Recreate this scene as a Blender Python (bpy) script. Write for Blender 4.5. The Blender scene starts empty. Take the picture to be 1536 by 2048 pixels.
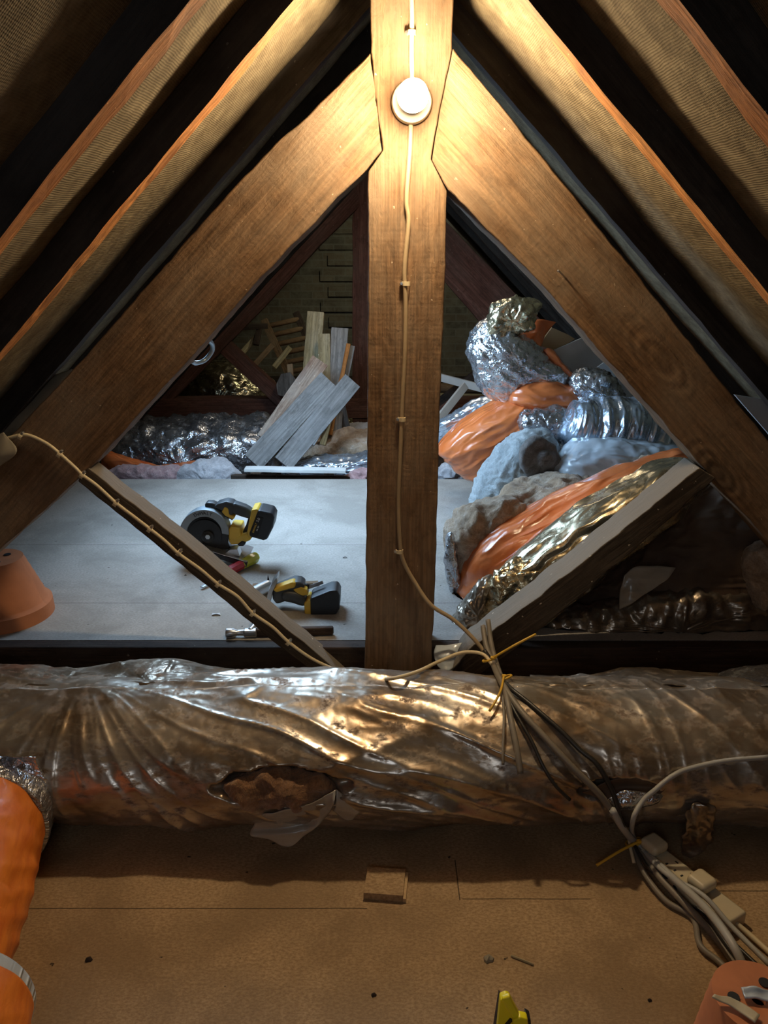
import bpy, bmesh, math, random
from mathutils import Vector, Matrix, noise

# ------------------------------------------------------------------ camera, world, lights, exposure
SC = bpy.context.scene
F = 1600.0
TH = math.radians(18.5)
CAM = Vector((0.0, 0.0, 1.3))
cd = bpy.data.cameras.new('camera'); cd.sensor_fit = 'VERTICAL'; cd.sensor_height = 36.0
cd.lens = F / 2048 * 36.0; cd.clip_start = 0.02; cd.clip_end = 60
cam = bpy.data.objects.new('camera', cd); SC.collection.objects.link(cam)
cam.location = CAM; cam.rotation_euler = (math.pi / 2 - TH, 0, 0)
SC.camera = cam
SC.view_settings.view_transform = 'Standard'; SC.view_settings.look = 'None'
SC.view_settings.gamma = 1.0; SC.view_settings.use_curve_mapping = False
SC.view_settings.exposure = 0.0
BULB_POWER = 800.0        # emission strength of the bulb's diffuser
SKY_POWER = 24.0         # emission of the roof window pane
wd = bpy.data.worlds.new('world'); SC.world = wd; wd.use_nodes = True
wd.node_tree.nodes['Background'].inputs[0].default_value = (0.75, 0.62, 0.5, 1)
wd.node_tree.nodes['Background'].inputs[1].default_value = 0.02


def area(name, loc, aim, sx, sy, power, col):
    l = bpy.data.lights.new(name, 'AREA'); l.shape = 'RECTANGLE'; l.size = sx; l.size_y = sy
    l.energy = power; l.color = col
    o = bpy.data.objects.new(name, l); SC.collection.objects.link(o)
    o.location = loc
    o.rotation_euler = (Vector(aim) - Vector(loc)).to_track_quat('-Z', 'Y').to_euler()
    return o


# added fill lights with no seen source, behind the camera and under the ridge
area('fill_behind_camera', (0.1, -0.9, 1.75), (0.1, 2.2, 0.9), 0.9, 0.5, 0.12, (1.0, 0.66, 0.38))
area('gable_fill', (0.04, 6.3, 1.82), (0.1, 8.4, 0.9), 0.3, 0.5, 11.0, (0.95, 0.95, 0.7))
area('mid_loft_fill', (0.05, 4.3, 1.84), (0.0, 4.6, 0.0), 0.25, 0.5, 6.5, (1.0, 0.86, 0.66))
area('rear_daylight_fill', (-0.2, -0.5, 1.3), (-0.1, 0.8, 0.0), 0.5, 0.5, 2.6, (0.8, 0.88, 1.0))

# ------------------------------------------------------------------ helpers
COL = SC.collection
random.seed(7)


def ray(px, py):
    a = (px - 768) / F; b = (1024 - py) / F
    c, s = math.cos(TH), math.sin(TH)
    return Vector((a, c + b * s, -s + b * c))


def W(px, py, Y):
    d = ray(px, py); return CAM + d * (Y / d.y)


def G(px, py, z=0.0):
    d = ray(px, py); return CAM + d * ((z - CAM.z) / d.z)


RC = (1.65, 0.154); RR = 0.175; SY, SZ = 1.15, 0.88      # lies slightly flattened


def RS(px, py, off=0.004):
    """point where the line of sight meets the big foil roll (a cylinder along x)"""
    d = ray(px, py); R = RR + off
    oy, oz = -RC[0] / SY, (CAM.z - RC[1]) / SZ; dy, dz = d.y / SY, d.z / SZ
    a = dy ** 2 + dz ** 2; b = 2 * (oy * dy + oz * dz); c = oy ** 2 + oz ** 2 - R * R
    D = b * b - 4 * a * c
    t = -b / (2 * a) if D < 0 else (-b - math.sqrt(D)) / (2 * a)
    return CAM + d * t


def N(x, y=0.0, z=0.0):
    return noise.noise(Vector((x, y, z)))


def fbm(p, o=4):
    return noise.fractal(p, 1.0, 2.0, o)


def vor(p):
    d = noise.voronoi(p)[0]; return d[1] - d[0]


def crumple(p, f):
    q = p * f + Vector((N(p.x * f * .7, p.y * f * .7, p.z * f * .7), N(p.y * f * .7, p.z * f * .7, 3 + p.x), 0)) * .6
    return (vor(q) - .3) + .45 * (vor(q * 2.3) - .3) + .2 * (vor(q * 5.1) - .3)


def ridge(x, y=0.0, z=0.0):
    return 1.0 - 2.2 * abs(noise.noise(Vector((x, y, z))))


def tag(o, label=None, cat=None, group=None, kind=None):
    if label: o['label'] = label
    if cat: o['category'] = cat
    if group: o['group'] = group
    if kind: o['kind'] = kind
    return o


def empty(name, loc, label=None, cat=None, group=None):
    o = bpy.data.objects.new(name, None); COL.objects.link(o); o.location = loc
    o.empty_display_size = 0.05
    return tag(o, label, cat, group)


def mk(name, verts, faces, mat, parent=None, smooth=False, gc=None, bevel=0, axis=None, solid=0):
    me = bpy.data.meshes.new(name)
    me.from_pydata([tuple(v) for v in verts], [], faces)
    me.update()
    if gc is None:
        if axis is None: axis = Vector((1, 0, 0))
        axis = Vector(axis).normalized()
        t = Vector((0, 1, 0)) if abs(axis.y) < 0.8 else Vector((1, 0, 0))
        s = axis.cross(t).normalized(); t = s.cross(axis)
        sd = random.random() * 20
        gc = [(Vector(v).dot(axis) + sd, Vector(v).dot(s) + sd, Vector(v).dot(t)) for v in verts]
    at = me.attributes.new('gc', 'FLOAT_VECTOR', 'POINT')
    flat = []
    for g in gc: flat.extend(g)
    at.data.foreach_set('vector', flat)
    bm = bmesh.new(); bm.from_mesh(me); bmesh.ops.recalc_face_normals(bm, faces=bm.faces); bm.to_mesh(me); bm.free()
    if smooth:
        for p in me.polygons: p.use_smooth = True
    if mat is not None: me.materials.append(mat)
    o = bpy.data.objects.new(name, me); COL.objects.link(o)
    if parent is not None:
        o.parent = parent; o.matrix_parent_inverse = Matrix.Translation(-parent.location)
    if solid:
        m = o.modifiers.new('thick', 'SOLIDIFY'); m.thickness = solid; m.offset = 0
    if bevel:
        m = o.modifiers.new('bevel', 'BEVEL'); m.width = bevel; m.segments = 2
        m.limit_method = 'ANGLE'; m.angle_limit = 0.7
        for p in me.polygons: p.use_smooth = True
        w = o.modifiers.new('wn', 'WEIGHTED_NORMAL'); w.keep_sharp = True
    return o


def catmull(P, n=6, closed=False):
    out = []
    k = len(P); rng = range(k) if closed else range(k - 1)
    for i in rng:
        p0 = P[(i - 1) % k] if (closed or i > 0) else P[0] * 2 - P[1]
        p1 = P[i]; p2 = P[(i + 1) % k]
        p3 = P[(i + 2) % k] if (closed or i + 2 < k) else P[i + 1] * 2 - P[i]
        for j in range(n):
            t = j / n
            out.append(0.5 * ((2 * p1) + (p2 - p0) * t + (2 * p0 - 5 * p1 + 4 * p2 - p3) * t * t
                              + (3 * p1 - p0 - 3 * p2 + p3) * t ** 3))
    if not closed: out.append(P[-1])
    return out


def prism(name, out, Y0, Y1, mat, parent=None, axis=(0, 0, 1), jit=0.0, step=0.04, bevel=0.004, smooth_out=False):
    """out: pixel outline (traced at depth Y0); a solid between Y0 and Y1 with square sides"""
    P = [W(x, y, Y0) for x, y in out]
    if smooth_out: P = catmull(P, 5, True)
    Q = []
    for i in range(len(P)):
        a, b = P[i], P[(i + 1) % len(P)]
        n = max(1, int((b - a).length / step)) if jit else 1
        for j in range(n):
            p = a.lerp(b, j / n)
            if jit:
                d = (b - a).normalized(); nn = Vector((-d.z, 0, d.x))
                q = p * 14
                p = p + nn * jit * (N(q.x, Y0 * 3, q.z) + 0.5 * N(q.x * 3, 5, q.z * 3)) * (0 if j == 0 else 1)
            Q.append(p)
    n = len(Q)
    V = Q + [Vector((p.x, Y1 + (jit * N(p.x * 9, 3, p.z * 9) if jit else 0), p.z)) for p in Q]
    Fc = [list(range(n)), list(range(2 * n - 1, n - 1, -1))]
    for i in range(n): Fc.append([i, (i + 1) % n, n + (i + 1) % n, n + i])
    return mk(name, V, Fc, mat, parent, axis=axis, bevel=bevel)


def beam(name, a, b, w, t, mat, parent=None, up=(0, 0, 1), jit=0.0, seg=None, bevel=0.002, twist=0.0, bow=0.0):
    """square-section timber from a to b; w along side, t along up-ish normal"""
    a, b = Vector(a), Vector(b); ax = (b - a); L = ax.length; ax.normalize()
    up = Vector(up); side = ax.cross(up).normalized(); nrm = side.cross(ax).normalized()
    seg = seg or max(1, int(L / 0.05)) if jit or twist or bow else 1
    V, gc, Fc = [], [], []
    sd = random.random() * 30
    cs = [(-1, -1), (1, -1), (1, 1), (-1, 1)]
    for i in range(seg + 1):
        f = i / seg; s = f * L
        ang = twist * (f - .5)
        for k, (u, v) in enumerate(cs):
            ju = jit * N(s * 9, k * 7 + sd, 1) if jit else 0
            jv = jit * N(s * 9, k * 7 + sd, 9) if jit else 0
            uu = u * w / 2 + ju; vv = v * t / 2 + jv + bow * (1 - (2 * f - 1) ** 2)
            u2 = uu * math.cos(ang) - vv * math.sin(ang); v2 = uu * math.sin(ang) + vv * math.cos(ang)
            V.append(a + ax * s + side * u2 + nrm * v2); gc.append((s + sd, uu + sd, vv))
    for i in range(seg):
        for k in range(4):
            k2 = (k + 1) % 4
            Fc.append([i * 4 + k, i * 4 + k2, (i + 1) * 4 + k2, (i + 1) * 4 + k])
    Fc.append([3, 2, 1, 0]); e = seg * 4; Fc.append([e, e + 1, e + 2, e + 3])
    return mk(name, V, Fc, mat, parent, gc=gc, bevel=bevel)


def tube(name, pts, r, mat, parent=None, n=6, ns=8, smooth_path=True, cap=True, rf=None):
    P = catmull([Vector(p) for p in pts], n) if smooth_path else [Vector(p) for p in pts]
    V, Fc, gc = [], [], []; s = 0
    up = Vector((0.13, 0.2, 0.97)); prev = None
    for i, p in enumerate(P):
        t = (P[min(i + 1, len(P) - 1)] - P[max(i - 1, 0)]).normalized()
        u = (up - t * up.dot(t)).normalized() if prev is None else (prev - t * prev.dot(t)).normalized()
        prev = u; v = t.cross(u)
        if i: s += (p - P[i - 1]).length
        rr = r * (rf(i / (len(P) - 1)) if rf else 1)
        for k in range(ns):
            a = 2 * math.pi * k / ns
            V.append(p + (u * math.cos(a) + v * math.sin(a)) * rr); gc.append((s, a * rr, 0))
    for i in range(len(P) - 1):
        for k in range(ns):
            k2 = (k + 1) % ns
            Fc.append([i * ns + k, i * ns + k2, (i + 1) * ns + k2, (i + 1) * ns + k])
    if cap:
        Fc.append(list(range(ns))); e = (len(P) - 1) * ns; Fc.append([e + k for k in range(ns)])
    return mk(name, V, Fc, mat, parent, smooth=True, gc=gc)


def lathe(name, prof, mat, base, parent=None, ns=48, axis=(0, 0, 1), xdir=None, wob=0):
    base = Vector(base); ax = Vector(axis).normalized()
    t = Vector(xdir) if xdir else (Vector((1, 0, 0)) if abs(ax.x) < 0.9 else Vector((0, 1, 0)))
    u = (t - ax * t.dot(ax)).normalized(); v = ax.cross(u)
    V, Fc, gc = [], [], []
    for (r, h) in prof:
        for k in range(ns):
            a = 2 * math.pi * k / ns
            rr = max(r, 1e-5) + wob * N(math.cos(a) * 2, math.sin(a) * 2, h * 20)
            V.append(base + ax * h + (u * math.cos(a) + v * math.sin(a)) * rr); gc.append((h, a * 0.1, r))
    for i in range(len(prof) - 1):
        for k in range(ns):
            k2 = (k + 1) % ns
            Fc.append([i * ns + k, i * ns + k2, (i + 1) * ns + k2, (i + 1) * ns + k])
    bme = mk(name, V, Fc, mat, parent, smooth=True, gc=gc)
    m = bme.modifiers.new('es', 'EDGE_SPLIT'); m.split_angle = 0.6
    return bme


def pillow(name, out, Yc, T, mat, parent=None, n=150, m=54, disp=None, ctr=None, p=0.75, fold=(1, 0, 0), sm=True, zmin=None):
    """a closed soft body whose outline is traced at its own distance; Yc depth (number or function), T half thickness"""
    P2 = [Vector((x, y)) for x, y in out]
    if sm: P2 = catmull(P2, 6, True)
    # resample by length
    L = [0]
    for i in range(len(P2)): L.append(L[-1] + (P2[(i + 1) % len(P2)] - P2[i]).length)
    R = []
    j = 0
    for i in range(n):
        s = L[-1] * i / n
        while L[j + 1] < s: j += 1
        f = (s - L[j]) / max(1e-6, L[j + 1] - L[j])
        R.append(P2[j].lerp(P2[(j + 1) % len(P2)], f))
    c = Vector(ctr) if ctr else sum(R, Vector((0, 0))) / n
    Yf = Yc if callable(Yc) else (lambda x, y: Yc)
    V = []; idx = []
    for jx in range(m + 1):
        ph = math.pi * jx / m
        rho = math.sin(ph) ** p if 0 < jx < m else 0
        dd = -math.copysign(abs(math.cos(ph)) ** 0.85, math.cos(ph)) * T
        if jx in (0, m):
            q = W(c.x, c.y, Yf(c.x, c.y)); q.y += dd; V.append(q); continue
        for i in range(n):
            pp = c + (R[i] - c) * rho
            q = W(pp.x, pp.y, Yf(pp.x, pp.y)); q.y += dd; V.append(q)
    Fc = []
    def I(jx, i): return 1 + (jx - 1) * n + i % n
    for i in range(n):
        Fc.append([0, I(1, i + 1), I(1, i)])
        for jx in range(1, m - 1):
            Fc.append([I(jx, i), I(jx, i + 1), I(jx + 1, i + 1), I(jx + 1, i)])
        Fc.append([I(m - 1, i), I(m - 1, i + 1), len(V) - 1])
    fx = Vector(fold).normalized(); t = Vector((0, 1, 0)); s = fx.cross(t).normalized()
    t = s.cross(fx)
    gc = [(v.dot(fx), v.dot(s), v.dot(t)) for v in V]
    if disp:
        # vertex normals by bmesh
        me = bpy.data.meshes.new('t'); me.from_pydata([tuple(v) for v in V], [], Fc)
        bm = bmesh.new(); bm.from_mesh(me); bmesh.ops.recalc_face_normals(bm, faces=bm.faces); bm.normal_update()
        nr = [x.normal.copy() for x in bm.verts]; bm.free(); bpy.data.meshes.remove(me)
        V = [v + nr[i] * disp(Vector(gc[i]), v) for i, v in enumerate(V)]
    if zmin is not None:
        V = [Vector((v.x, v.y, max(v.z, zmin + 0.0005))) for v in V]
    return mk(name, V, Fc, mat, parent, smooth=True, gc=gc)


def roll(name, path, rad, mat, parent=None, ns=96, nl=120, disp=None, cap=True, squash=(1.0, 1.0)):
    path = [Vector(p) for p in path]; P = []
    Ls = [0]
    for i in range(1, len(path)): Ls.append(Ls[-1] + (path[i] - path[i - 1]).length)
    V, gc, Fc = [], [], []
    for i in range(nl + 1):
        s = Ls[-1] * i / nl; j = 0
        while j < len(Ls) - 2 and Ls[j + 1] < s: j += 1
        p = path[j].lerp(path[j + 1], (s - Ls[j]) / (Ls[j + 1] - Ls[j]))
        t = (path[j + 1] - path[j]).normalized(); u = Vector((0, 0, 1)); v = t.cross(u).normalized(); u = v.cross(t)
        r = rad(i / nl) if callable(rad) else rad
        for k in range(ns):
            a = 2 * math.pi * k / ns
            d = u * math.cos(a) * squash[1] + v * math.sin(a) * squash[0]
            rr = r + (disp(s, a, p + d * r) if disp else 0)
            V.append(p + d * rr); gc.append((s, a * r, 0.3 * math.cos(a)))
    for i in range(nl):
        for k in range(ns):
            k2 = (k + 1) % ns
            Fc.append([i * ns + k, i * ns + k2, (i + 1) * ns + k2, (i + 1) * ns + k])
    if cap: Fc.append(list(range(ns))); e = nl * ns; Fc.append([e + k for k in range(ns)])
    return mk(name, V, Fc, mat, parent, smooth=True, gc=gc)


def sheet(name, rows, mat, parent=None, nu=40, nv=20, disp=None, solid=0.0012, rag=0.0):
    """rows: list of point rows (same length), bicubic-ish surface with own thickness"""
    R = [catmull([Vector(p) for p in r], 8) for r in rows]
    k = len(R[0]); cols = []
    for i in range(k): cols.append(catmull([r[i] for r in R], 8))
    nvv = len(cols[0]); V, Fc, gc = [], [], []
    for i in range(k):
        for j in range(nvv):
            p = cols[i][j].copy()
            e = min(i, k - 1 - i, j, nvv - 1 - j)
            if rag and e == 0:
                c = cols[k // 2][nvv // 2]; p = p.lerp(c, rag * (0.5 + N(p.x * 60, p.y * 60, p.z * 60)))
            if disp: p = p + disp(p)
            V.append(p); gc.append((p.x, p.z, p.y))
    for i in range(k - 1):
        for j in range(nvv - 1):
            Fc.append([i * nvv + j, (i + 1) * nvv + j, (i + 1) * nvv + j + 1, i * nvv + j + 1])
    return mk(name, V, Fc, mat, parent, smooth=True, gc=gc, solid=solid)


# ------------------------------------------------------------------ materials
class MB:
    def __init__(s, name, rough=0.6, metal=0.0, spec=0.5):
        s.m = bpy.data.materials.new(name); s.m.use_nodes = True
        s.t = s.m.node_tree; s.b = s.t.nodes['Principled BSDF']
        s.b.inputs['Roughness'].default_value = rough; s.b.inputs['Metallic'].default_value = metal
        s.b.inputs['Specular IOR Level'].default_value = spec

    def n(s, ty, **kw):
        nd = s.t.nodes.new(ty)
        for k, v in kw.items(): setattr(nd, k, v)
        return nd

    def l(s, a, b): s.t.links.new(a, b)

    def co(s, scale=(1, 1, 1), src='gc', rot=(0, 0, 0)):
        if src == 'gc':
            a = s.n('ShaderNodeAttribute', attribute_name='gc').outputs['Vector']
        else:
            a = s.n('ShaderNodeTexCoord').outputs['Object']
        mp = s.n('ShaderNodeMapping'); mp.inputs['Scale'].default_value = scale; mp.inputs['Rotation'].default_value = rot
        s.l(a, mp.inputs[0]); return mp.outputs[0]

    def noise(s, co, scale=5, det=4, rough=.55, dist=0, ty='FBM'):
        nd = s.n('ShaderNodeTexNoise'); nd.noise_type = ty
        nd.inputs['Scale'].default_value = scale; nd.inputs['Detail'].default_value = det
        nd.inputs['Roughness'].default_value = rough; nd.inputs['Distortion'].default_value = dist
        s.l(co, nd.inputs['Vector']); return nd.outputs[0]

    def ramp(s, f, stops):
        r = s.n('ShaderNodeValToRGB'); e = r.color_ramp.elements
        while len(e) < len(stops): e.new(0.5)
        for i, (p, c) in enumerate(stops):
            e[i].position = p; e[i].color = (*c, 1) if isinstance(c, tuple) else (c, c, c, 1)
        s.l(f, r.inputs[0]); return r.outputs[0]

    def mix(s, f, a, b, mode='MIX'):
        m = s.n('ShaderNodeMix', data_type='RGBA', blend_type=mode)
        if isinstance(f, float): m.inputs[0].default_value = f
        else: s.l(f, m.inputs[0])
        for v, i in ((a, 6), (b, 7)):
            if isinstance(v, tuple): m.inputs[i].default_value = (*v, 1)
            else: s.l(v, m.inputs[i])
        return m.outputs[2]

    def math(s, op, a, b=0.0, c=None):
        m = s.n('ShaderNodeMath', operation=op)
        for i, v in enumerate((a, b) if c is None else (a, b, c)):
            if isinstance(v, (int, float)): m.inputs[i].default_value = v
            else: s.l(v, m.inputs[i])
        return m.outputs[0]

    def bump(s, h, st=0.3, dist=0.005, prev=None):
        b = s.n('ShaderNodeBump'); b.inputs['Strength'].default_value = st; b.inputs['Distance'].default_value = dist
        s.l(h, b.inputs['Height'])
        if prev is not None: s.l(prev, b.inputs['Normal'])
        return b.outputs[0]

    def out(s, col=None, nrm=None, rough=None, metal=None):
        for v, k in ((col, 'Base Color'), (rough, 'Roughness'), (metal, 'Metallic')):
            if v is None: continue
            if isinstance(v, tuple): s.b.inputs[k].default_value = (*v, 1)
            elif isinstance(v, (int, float)): s.b.inputs[k].default_value = v
            else: s.l(v, s.b.inputs[k])
        if nrm is not None: s.l(nrm, s.b.inputs['Normal'])
        return s.m


def plain(name, col, rough=0.5, metal=0.0, var=0.15, sc=30, bump=0.0):
    m = MB(name, rough, metal)
    f = m.noise(m.co(), sc, 4)
    c = m.mix(f, tuple(x * (1 - var) for x in col), tuple(min(1, x * (1 + var)) for x in col))
    return m.out(c, m.bump(f, bump, 0.003) if bump else None)


def wood(name, dark, mid, light, dust=(0.3, 0.25, 0.18), dustamt=0.35, rough=0.8, saw=0.08, knots=True, fine=1.0, dust_top_light=0.0):
    m = MB(name, rough, 0, 0.3)
    big = m.noise(m.co((1.1, 9, 9)), 1.6, 5, .6, .6)
    fine_ = m.noise(m.co((2.5, 75, 75)), 1.5 * fine, 6, .65)
    blotch = m.noise(m.co((1.5, 2.5, 2.5)), 2.2, 5, .6)
    c = m.ramp(big, [(0.32, dark), (0.5, mid), (0.7, light)])
    c = m.mix(m.ramp(fine_, [(0.36, 0.25), (0.58, 1.0)]), tuple(x * .35 for x in mid), c, 'MIX')
    mot = m.noise(m.co((3, 6, 6)), 6.0, 8, .72, .6)
    c = m.mix(m.ramp(mot, [(0.36, 0.55), (0.52, 0.0)]), c, tuple(x * .4 for x in dark))
    h = fine_
    # growth rings
    wv = m.n('ShaderNodeTexWave', wave_type='BANDS', bands_direction='Y')
    wv.inputs['Scale'].default_value = 9; wv.inputs['Distortion'].default_value = 5.5
    wv.inputs['Detail'].default_value = 3; wv.inputs['Detail Scale'].default_value = 1.2
    m.l(m.co((0.35, 2.2, 2.2)), wv.inputs['Vector'])
    c = m.mix(m.math('MULTIPLY', m.ramp(wv.outputs[1], [(0.0, 1.0), (0.4, 0.0)]), 0.45), c, tuple(x * .55 for x in mid))
    nrm = m.bump(h, 0.6, 0.005)
    nrm = m.bump(mot, 0.5, 0.006, nrm)
    if knots:
        vo = m.n('ShaderNodeTexVoronoi'); vo.inputs['Scale'].default_value = 1.0
        m.l(m.co((1.7, 4.2, 0.4)), vo.inputs['Vector'])
        d = vo.outputs['Distance']
        km = m.ramp(d, [(0.06, 1.0), (0.13, 0.0)])
        c = m.mix(m.math('MULTIPLY', km, .75), c, tuple(x * .5 for x in dark))
        rg = m.math('SINE', m.math('MULTIPLY', d, 95.0))
        rm = m.ramp(d, [(0.08, 1.0), (0.27, 0.0)])
        c = m.mix(m.math('MULTIPLY', m.math('MULTIPLY', rm, m.math('GREATER_THAN', rg, 0.2)), .25), c, tuple(x * .5 for x in dark))
        nrm = m.bump(m.math('MULTIPLY', rg, rm), 0.35, 0.003, nrm)
    if saw:
        sw = m.n('ShaderNodeTexWave', wave_type='BANDS', bands_direction='X')
        sw.inputs['Scale'].default_value = 26; sw.inputs['Distortion'].default_value = 2.5; sw.inputs['Detail'].default_value = 2
        m.l(m.co((1, .25, .25)), sw.inputs['Vector'])
        nrm = m.bump(sw.outputs[1], saw, 0.0015, nrm)
    dm = m.math('MULTIPLY', m.ramp(blotch, [(0.42, 0.0), (0.66, 1.0)]), dustamt)
    c = m.mix(dm, c, dust)
    if dust_top_light:      # dust tint on faces that look up, painting in light from above
        gn = m.n('ShaderNodeNewGeometry'); sx_ = m.n('ShaderNodeSeparateXYZ'); m.l(gn.outputs['True Normal'], sx_.inputs[0])
        c = m.mix(m.math('MULTIPLY', m.ramp(sx_.outputs[2], [(0.35, 0.0), (0.6, 1.0)]), dust_top_light), c, dust)
    sp = m.noise(m.co((60, 60, 60)), 1.2, 2, .5)
    c = m.mix(m.ramp(sp, [(0.735, 0.0), (0.76, 0.8)]), c, tuple(min(1, x * 2.0) for x in dust))
    return m.out(c, nrm)


def foil(name, col, col2, metal=0.9, rough=0.25, foldsc=(3, 30, 30), folds=0.6, crumple=0.5, csc=35, dirt=0.3, dirtcol=(0.1, 0.06, 0.03)):
    m = MB(name, rough, metal)
    f1 = m.noise(m.co(foldsc), 1.0, 5, .6, .4, 'RIDGED_MULTIFRACTAL')
    dn = m.n('ShaderNodeTexNoise'); dn.inputs['Scale'].default_value = csc * .5; m.l(m.co(), dn.inputs['Vector'])
    vm = m.n('ShaderNodeVectorMath', operation='MULTIPLY_ADD'); m.l(dn.outputs[1], vm.inputs[0]); vm.inputs[1].default_value = (1.2 / csc,) * 3; m.l(m.co(), vm.inputs[2])
    def vo(k):
        v = m.n('ShaderNodeTexVoronoi', feature='DISTANCE_TO_EDGE'); v.inputs['Scale'].default_value = csc * k; m.l(vm.outputs[0], v.inputs['Vector']); return v.outputs['Distance']
    f2 = m.math('ADD', vo(.8), m.math('MULTIPLY', vo(1.9), .5))
    f3 = m.noise(m.co(), csc * .35, 4, .6, .5)
    nr = m.bump(f1, folds, 0.012)
    nr = m.bump(f2, crumple, 0.004, nr)
    nr = m.bump(f3, crumple, 0.01, nr)
    bl = m.noise(m.co(), 4.5, 6, .65)
    c = m.mix(m.ramp(bl, [(0.38, 0.0), (0.62, 1.0)]), col, col2)
    sp = m.noise(m.co(), 22, 5, .7)
    dm = m.math('MULTIPLY', m.ramp(sp, [(0.52, 0.0), (0.66, 1.0)]), dirt)
    c = m.mix(dm, c, dirtcol)
    mt = m.math('MULTIPLY', m.math('SUBTRACT', 1.0, dm), metal)
    rg = m.math('ADD', m.math('MULTIPLY', dm, 0.5), rough)
    return m.out(c, nr, rg, mt)


def film(name, col, col2, rough=0.28, sc=6, folds=0.4, foldsc=(3, 26, 26), coat=0.6):
    m = MB(name, rough, 0, 0.6)
    m.b.inputs['Coat Weight'].default_value = coat; m.b.inputs['Coat Roughness'].default_value = 0.15
    bl = m.noise(m.co((1, 2, 2)), sc, 6, .6, .5)
    c = m.mix(m.ramp(bl, [(0.35, 0.0), (0.65, 1.0)]), col, col2)
    f1 = m.noise(m.co(foldsc), 1.0, 4, .6, .5, 'RIDGED_MULTIFRACTAL')
    f2 = m.noise(m.co(), 40, 3, .6, .8)
    nr = m.bump(f1, folds * 1.6, 0.018); nr = m.bump(f2, .25, 0.004, nr)
    return m.out(c, nr)


def wool(name, a, b, c_, sc=14, bump=0.8):
    m = MB(name, 0.95, 0, 0.1)
    m.b.inputs['Sheen Weight'].default_value = 0.3
    f = m.noise(m.co(), sc, 8, .7, 1.0)
    g = m.noise(m.co(), sc * 5, 4, .7, 2.0)
    c = m.ramp(f, [(0.3, a), (0.5, b), (0.7, c_)])
    c = m.mix(m.ramp(g, [(0.35, 0.45), (0.6, 0.0)]), c, tuple(x * .55 for x in a))
    nr = m.bump(f, bump, 0.02); nr = m.bump(g, bump * .8, 0.006, nr)
    return m.out(c, nr)


def chipboard(name, a, b, seams, xse=()):
    m = MB(name, 0.75, 0, 0.25)
    co = m.co((1, 1, 1), 'obj')
    f = m.noise(m.co((1, 1.6, 1), 'obj'), 130, 3, .7)
    g = m.noise(co, 3.0, 6, .65, .4)
    h = m.noise(m.co((1.0, 3.0, 1), 'obj', (0, 0, .6)), 26, 6, .75, 2.0)
    c = m.mix(m.ramp(f, [(0.38, 0.0), (0.62, 1.0)]), a, b)
    c = m.mix(m.math('MULTIPLY', m.ramp(g, [(0.42, 0.0), (0.6, 1.0)]), .6), c, tuple(x * .68 for x in a))
    c = m.mix(m.math('MULTIPLY', m.ramp(h, [(0.60, 0.0), (0.70, 1.0)]), .28), c, tuple(min(1, x * 1.5) for x in b))
    sp = m.noise(co, 45, 2, .5)
    c = m.mix(m.ramp(sp, [(0.745, 0.0), (0.76, .85)]), c, (0.02, 0.014, 0.01))
    nr = m.bump(f, .25, .0015); nr = m.bump(g, .2, .01, nr)
    sep = m.n('ShaderNodeSeparateXYZ'); m.l(co, sep.inputs[0])
    wob = m.math('MULTIPLY', m.noise(co, 6, 3), 0.004)
    for s in seams:      # (axis, position, from, to) joints between the boards
        ax, pos, lo, hi = s
        v = m.math('ADD', sep.outputs[ax], wob)
        d = m.math('LESS_THAN', m.math('ABSOLUTE', m.math('SUBTRACT', v, pos + .002)), 0.0013)
        o2 = sep.outputs[1 - ax]
        d = m.math('MULTIPLY', d, m.math('MULTIPLY', m.math('GREATER_THAN', o2, lo), m.math('LESS_THAN', o2, hi)))
        c = m.mix(m.math('MULTIPLY', d, .8), c, (0.02, .013, .008))
    return m.out(c, nr)


M = {}
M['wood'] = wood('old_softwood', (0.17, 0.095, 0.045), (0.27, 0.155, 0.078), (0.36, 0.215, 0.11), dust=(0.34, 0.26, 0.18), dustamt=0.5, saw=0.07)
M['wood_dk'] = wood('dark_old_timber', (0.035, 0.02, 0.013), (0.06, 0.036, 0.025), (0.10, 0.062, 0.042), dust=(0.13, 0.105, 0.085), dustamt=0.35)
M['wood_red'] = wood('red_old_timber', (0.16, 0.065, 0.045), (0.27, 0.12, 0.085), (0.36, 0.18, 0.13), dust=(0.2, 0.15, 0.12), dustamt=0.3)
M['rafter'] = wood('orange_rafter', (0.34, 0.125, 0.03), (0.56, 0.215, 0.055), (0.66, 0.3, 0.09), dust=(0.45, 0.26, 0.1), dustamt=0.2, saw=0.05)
M['wood_gr'] = wood('grey_weathered_board', (0.17, 0.165, 0.16), (0.31, 0.295, 0.28), (0.44, 0.42, 0.40), dust=(.36, .36, .36), dustamt=.4, knots=False, saw=0)
M['wood_tan'] = wood('pale_split_board', (0.35, 0.26, 0.12), (0.5, 0.4, 0.22), (0.62, 0.52, 0.34), dust=(.55, .5, .4), dustamt=.4, knots=False)
M['wood_pk'] = wood('pinkish_split_board', (0.36, 0.18, 0.12), (0.52, 0.34, 0.24), (0.6, 0.48, 0.38), dust=(.6, .52, .45), dustamt=.6, knots=True)
M['wood_st'] = wood('strut_timber', (0.03, 0.019, 0.012), (0.06, 0.04, 0.026), (0.10, 0.07, 0.048), dust=(0.36, 0.31, 0.24), dustamt=0.12, dust_top_light=.5)
M['rafter_shade'] = wood('shaded_rafter_side', (0.025, 0.019, 0.015), (0.042, 0.033, 0.027), (0.06, 0.05, 0.042), dust=(0.08, 0.075, 0.07), dustamt=0.5)  # darker copy of the rafter timber, painting in the shade on its sides
M['chip_cut'] = plain('cut_chipboard_edge', (0.55, 0.38, 0.2), .9, 0, .4, 300, .4)
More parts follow.
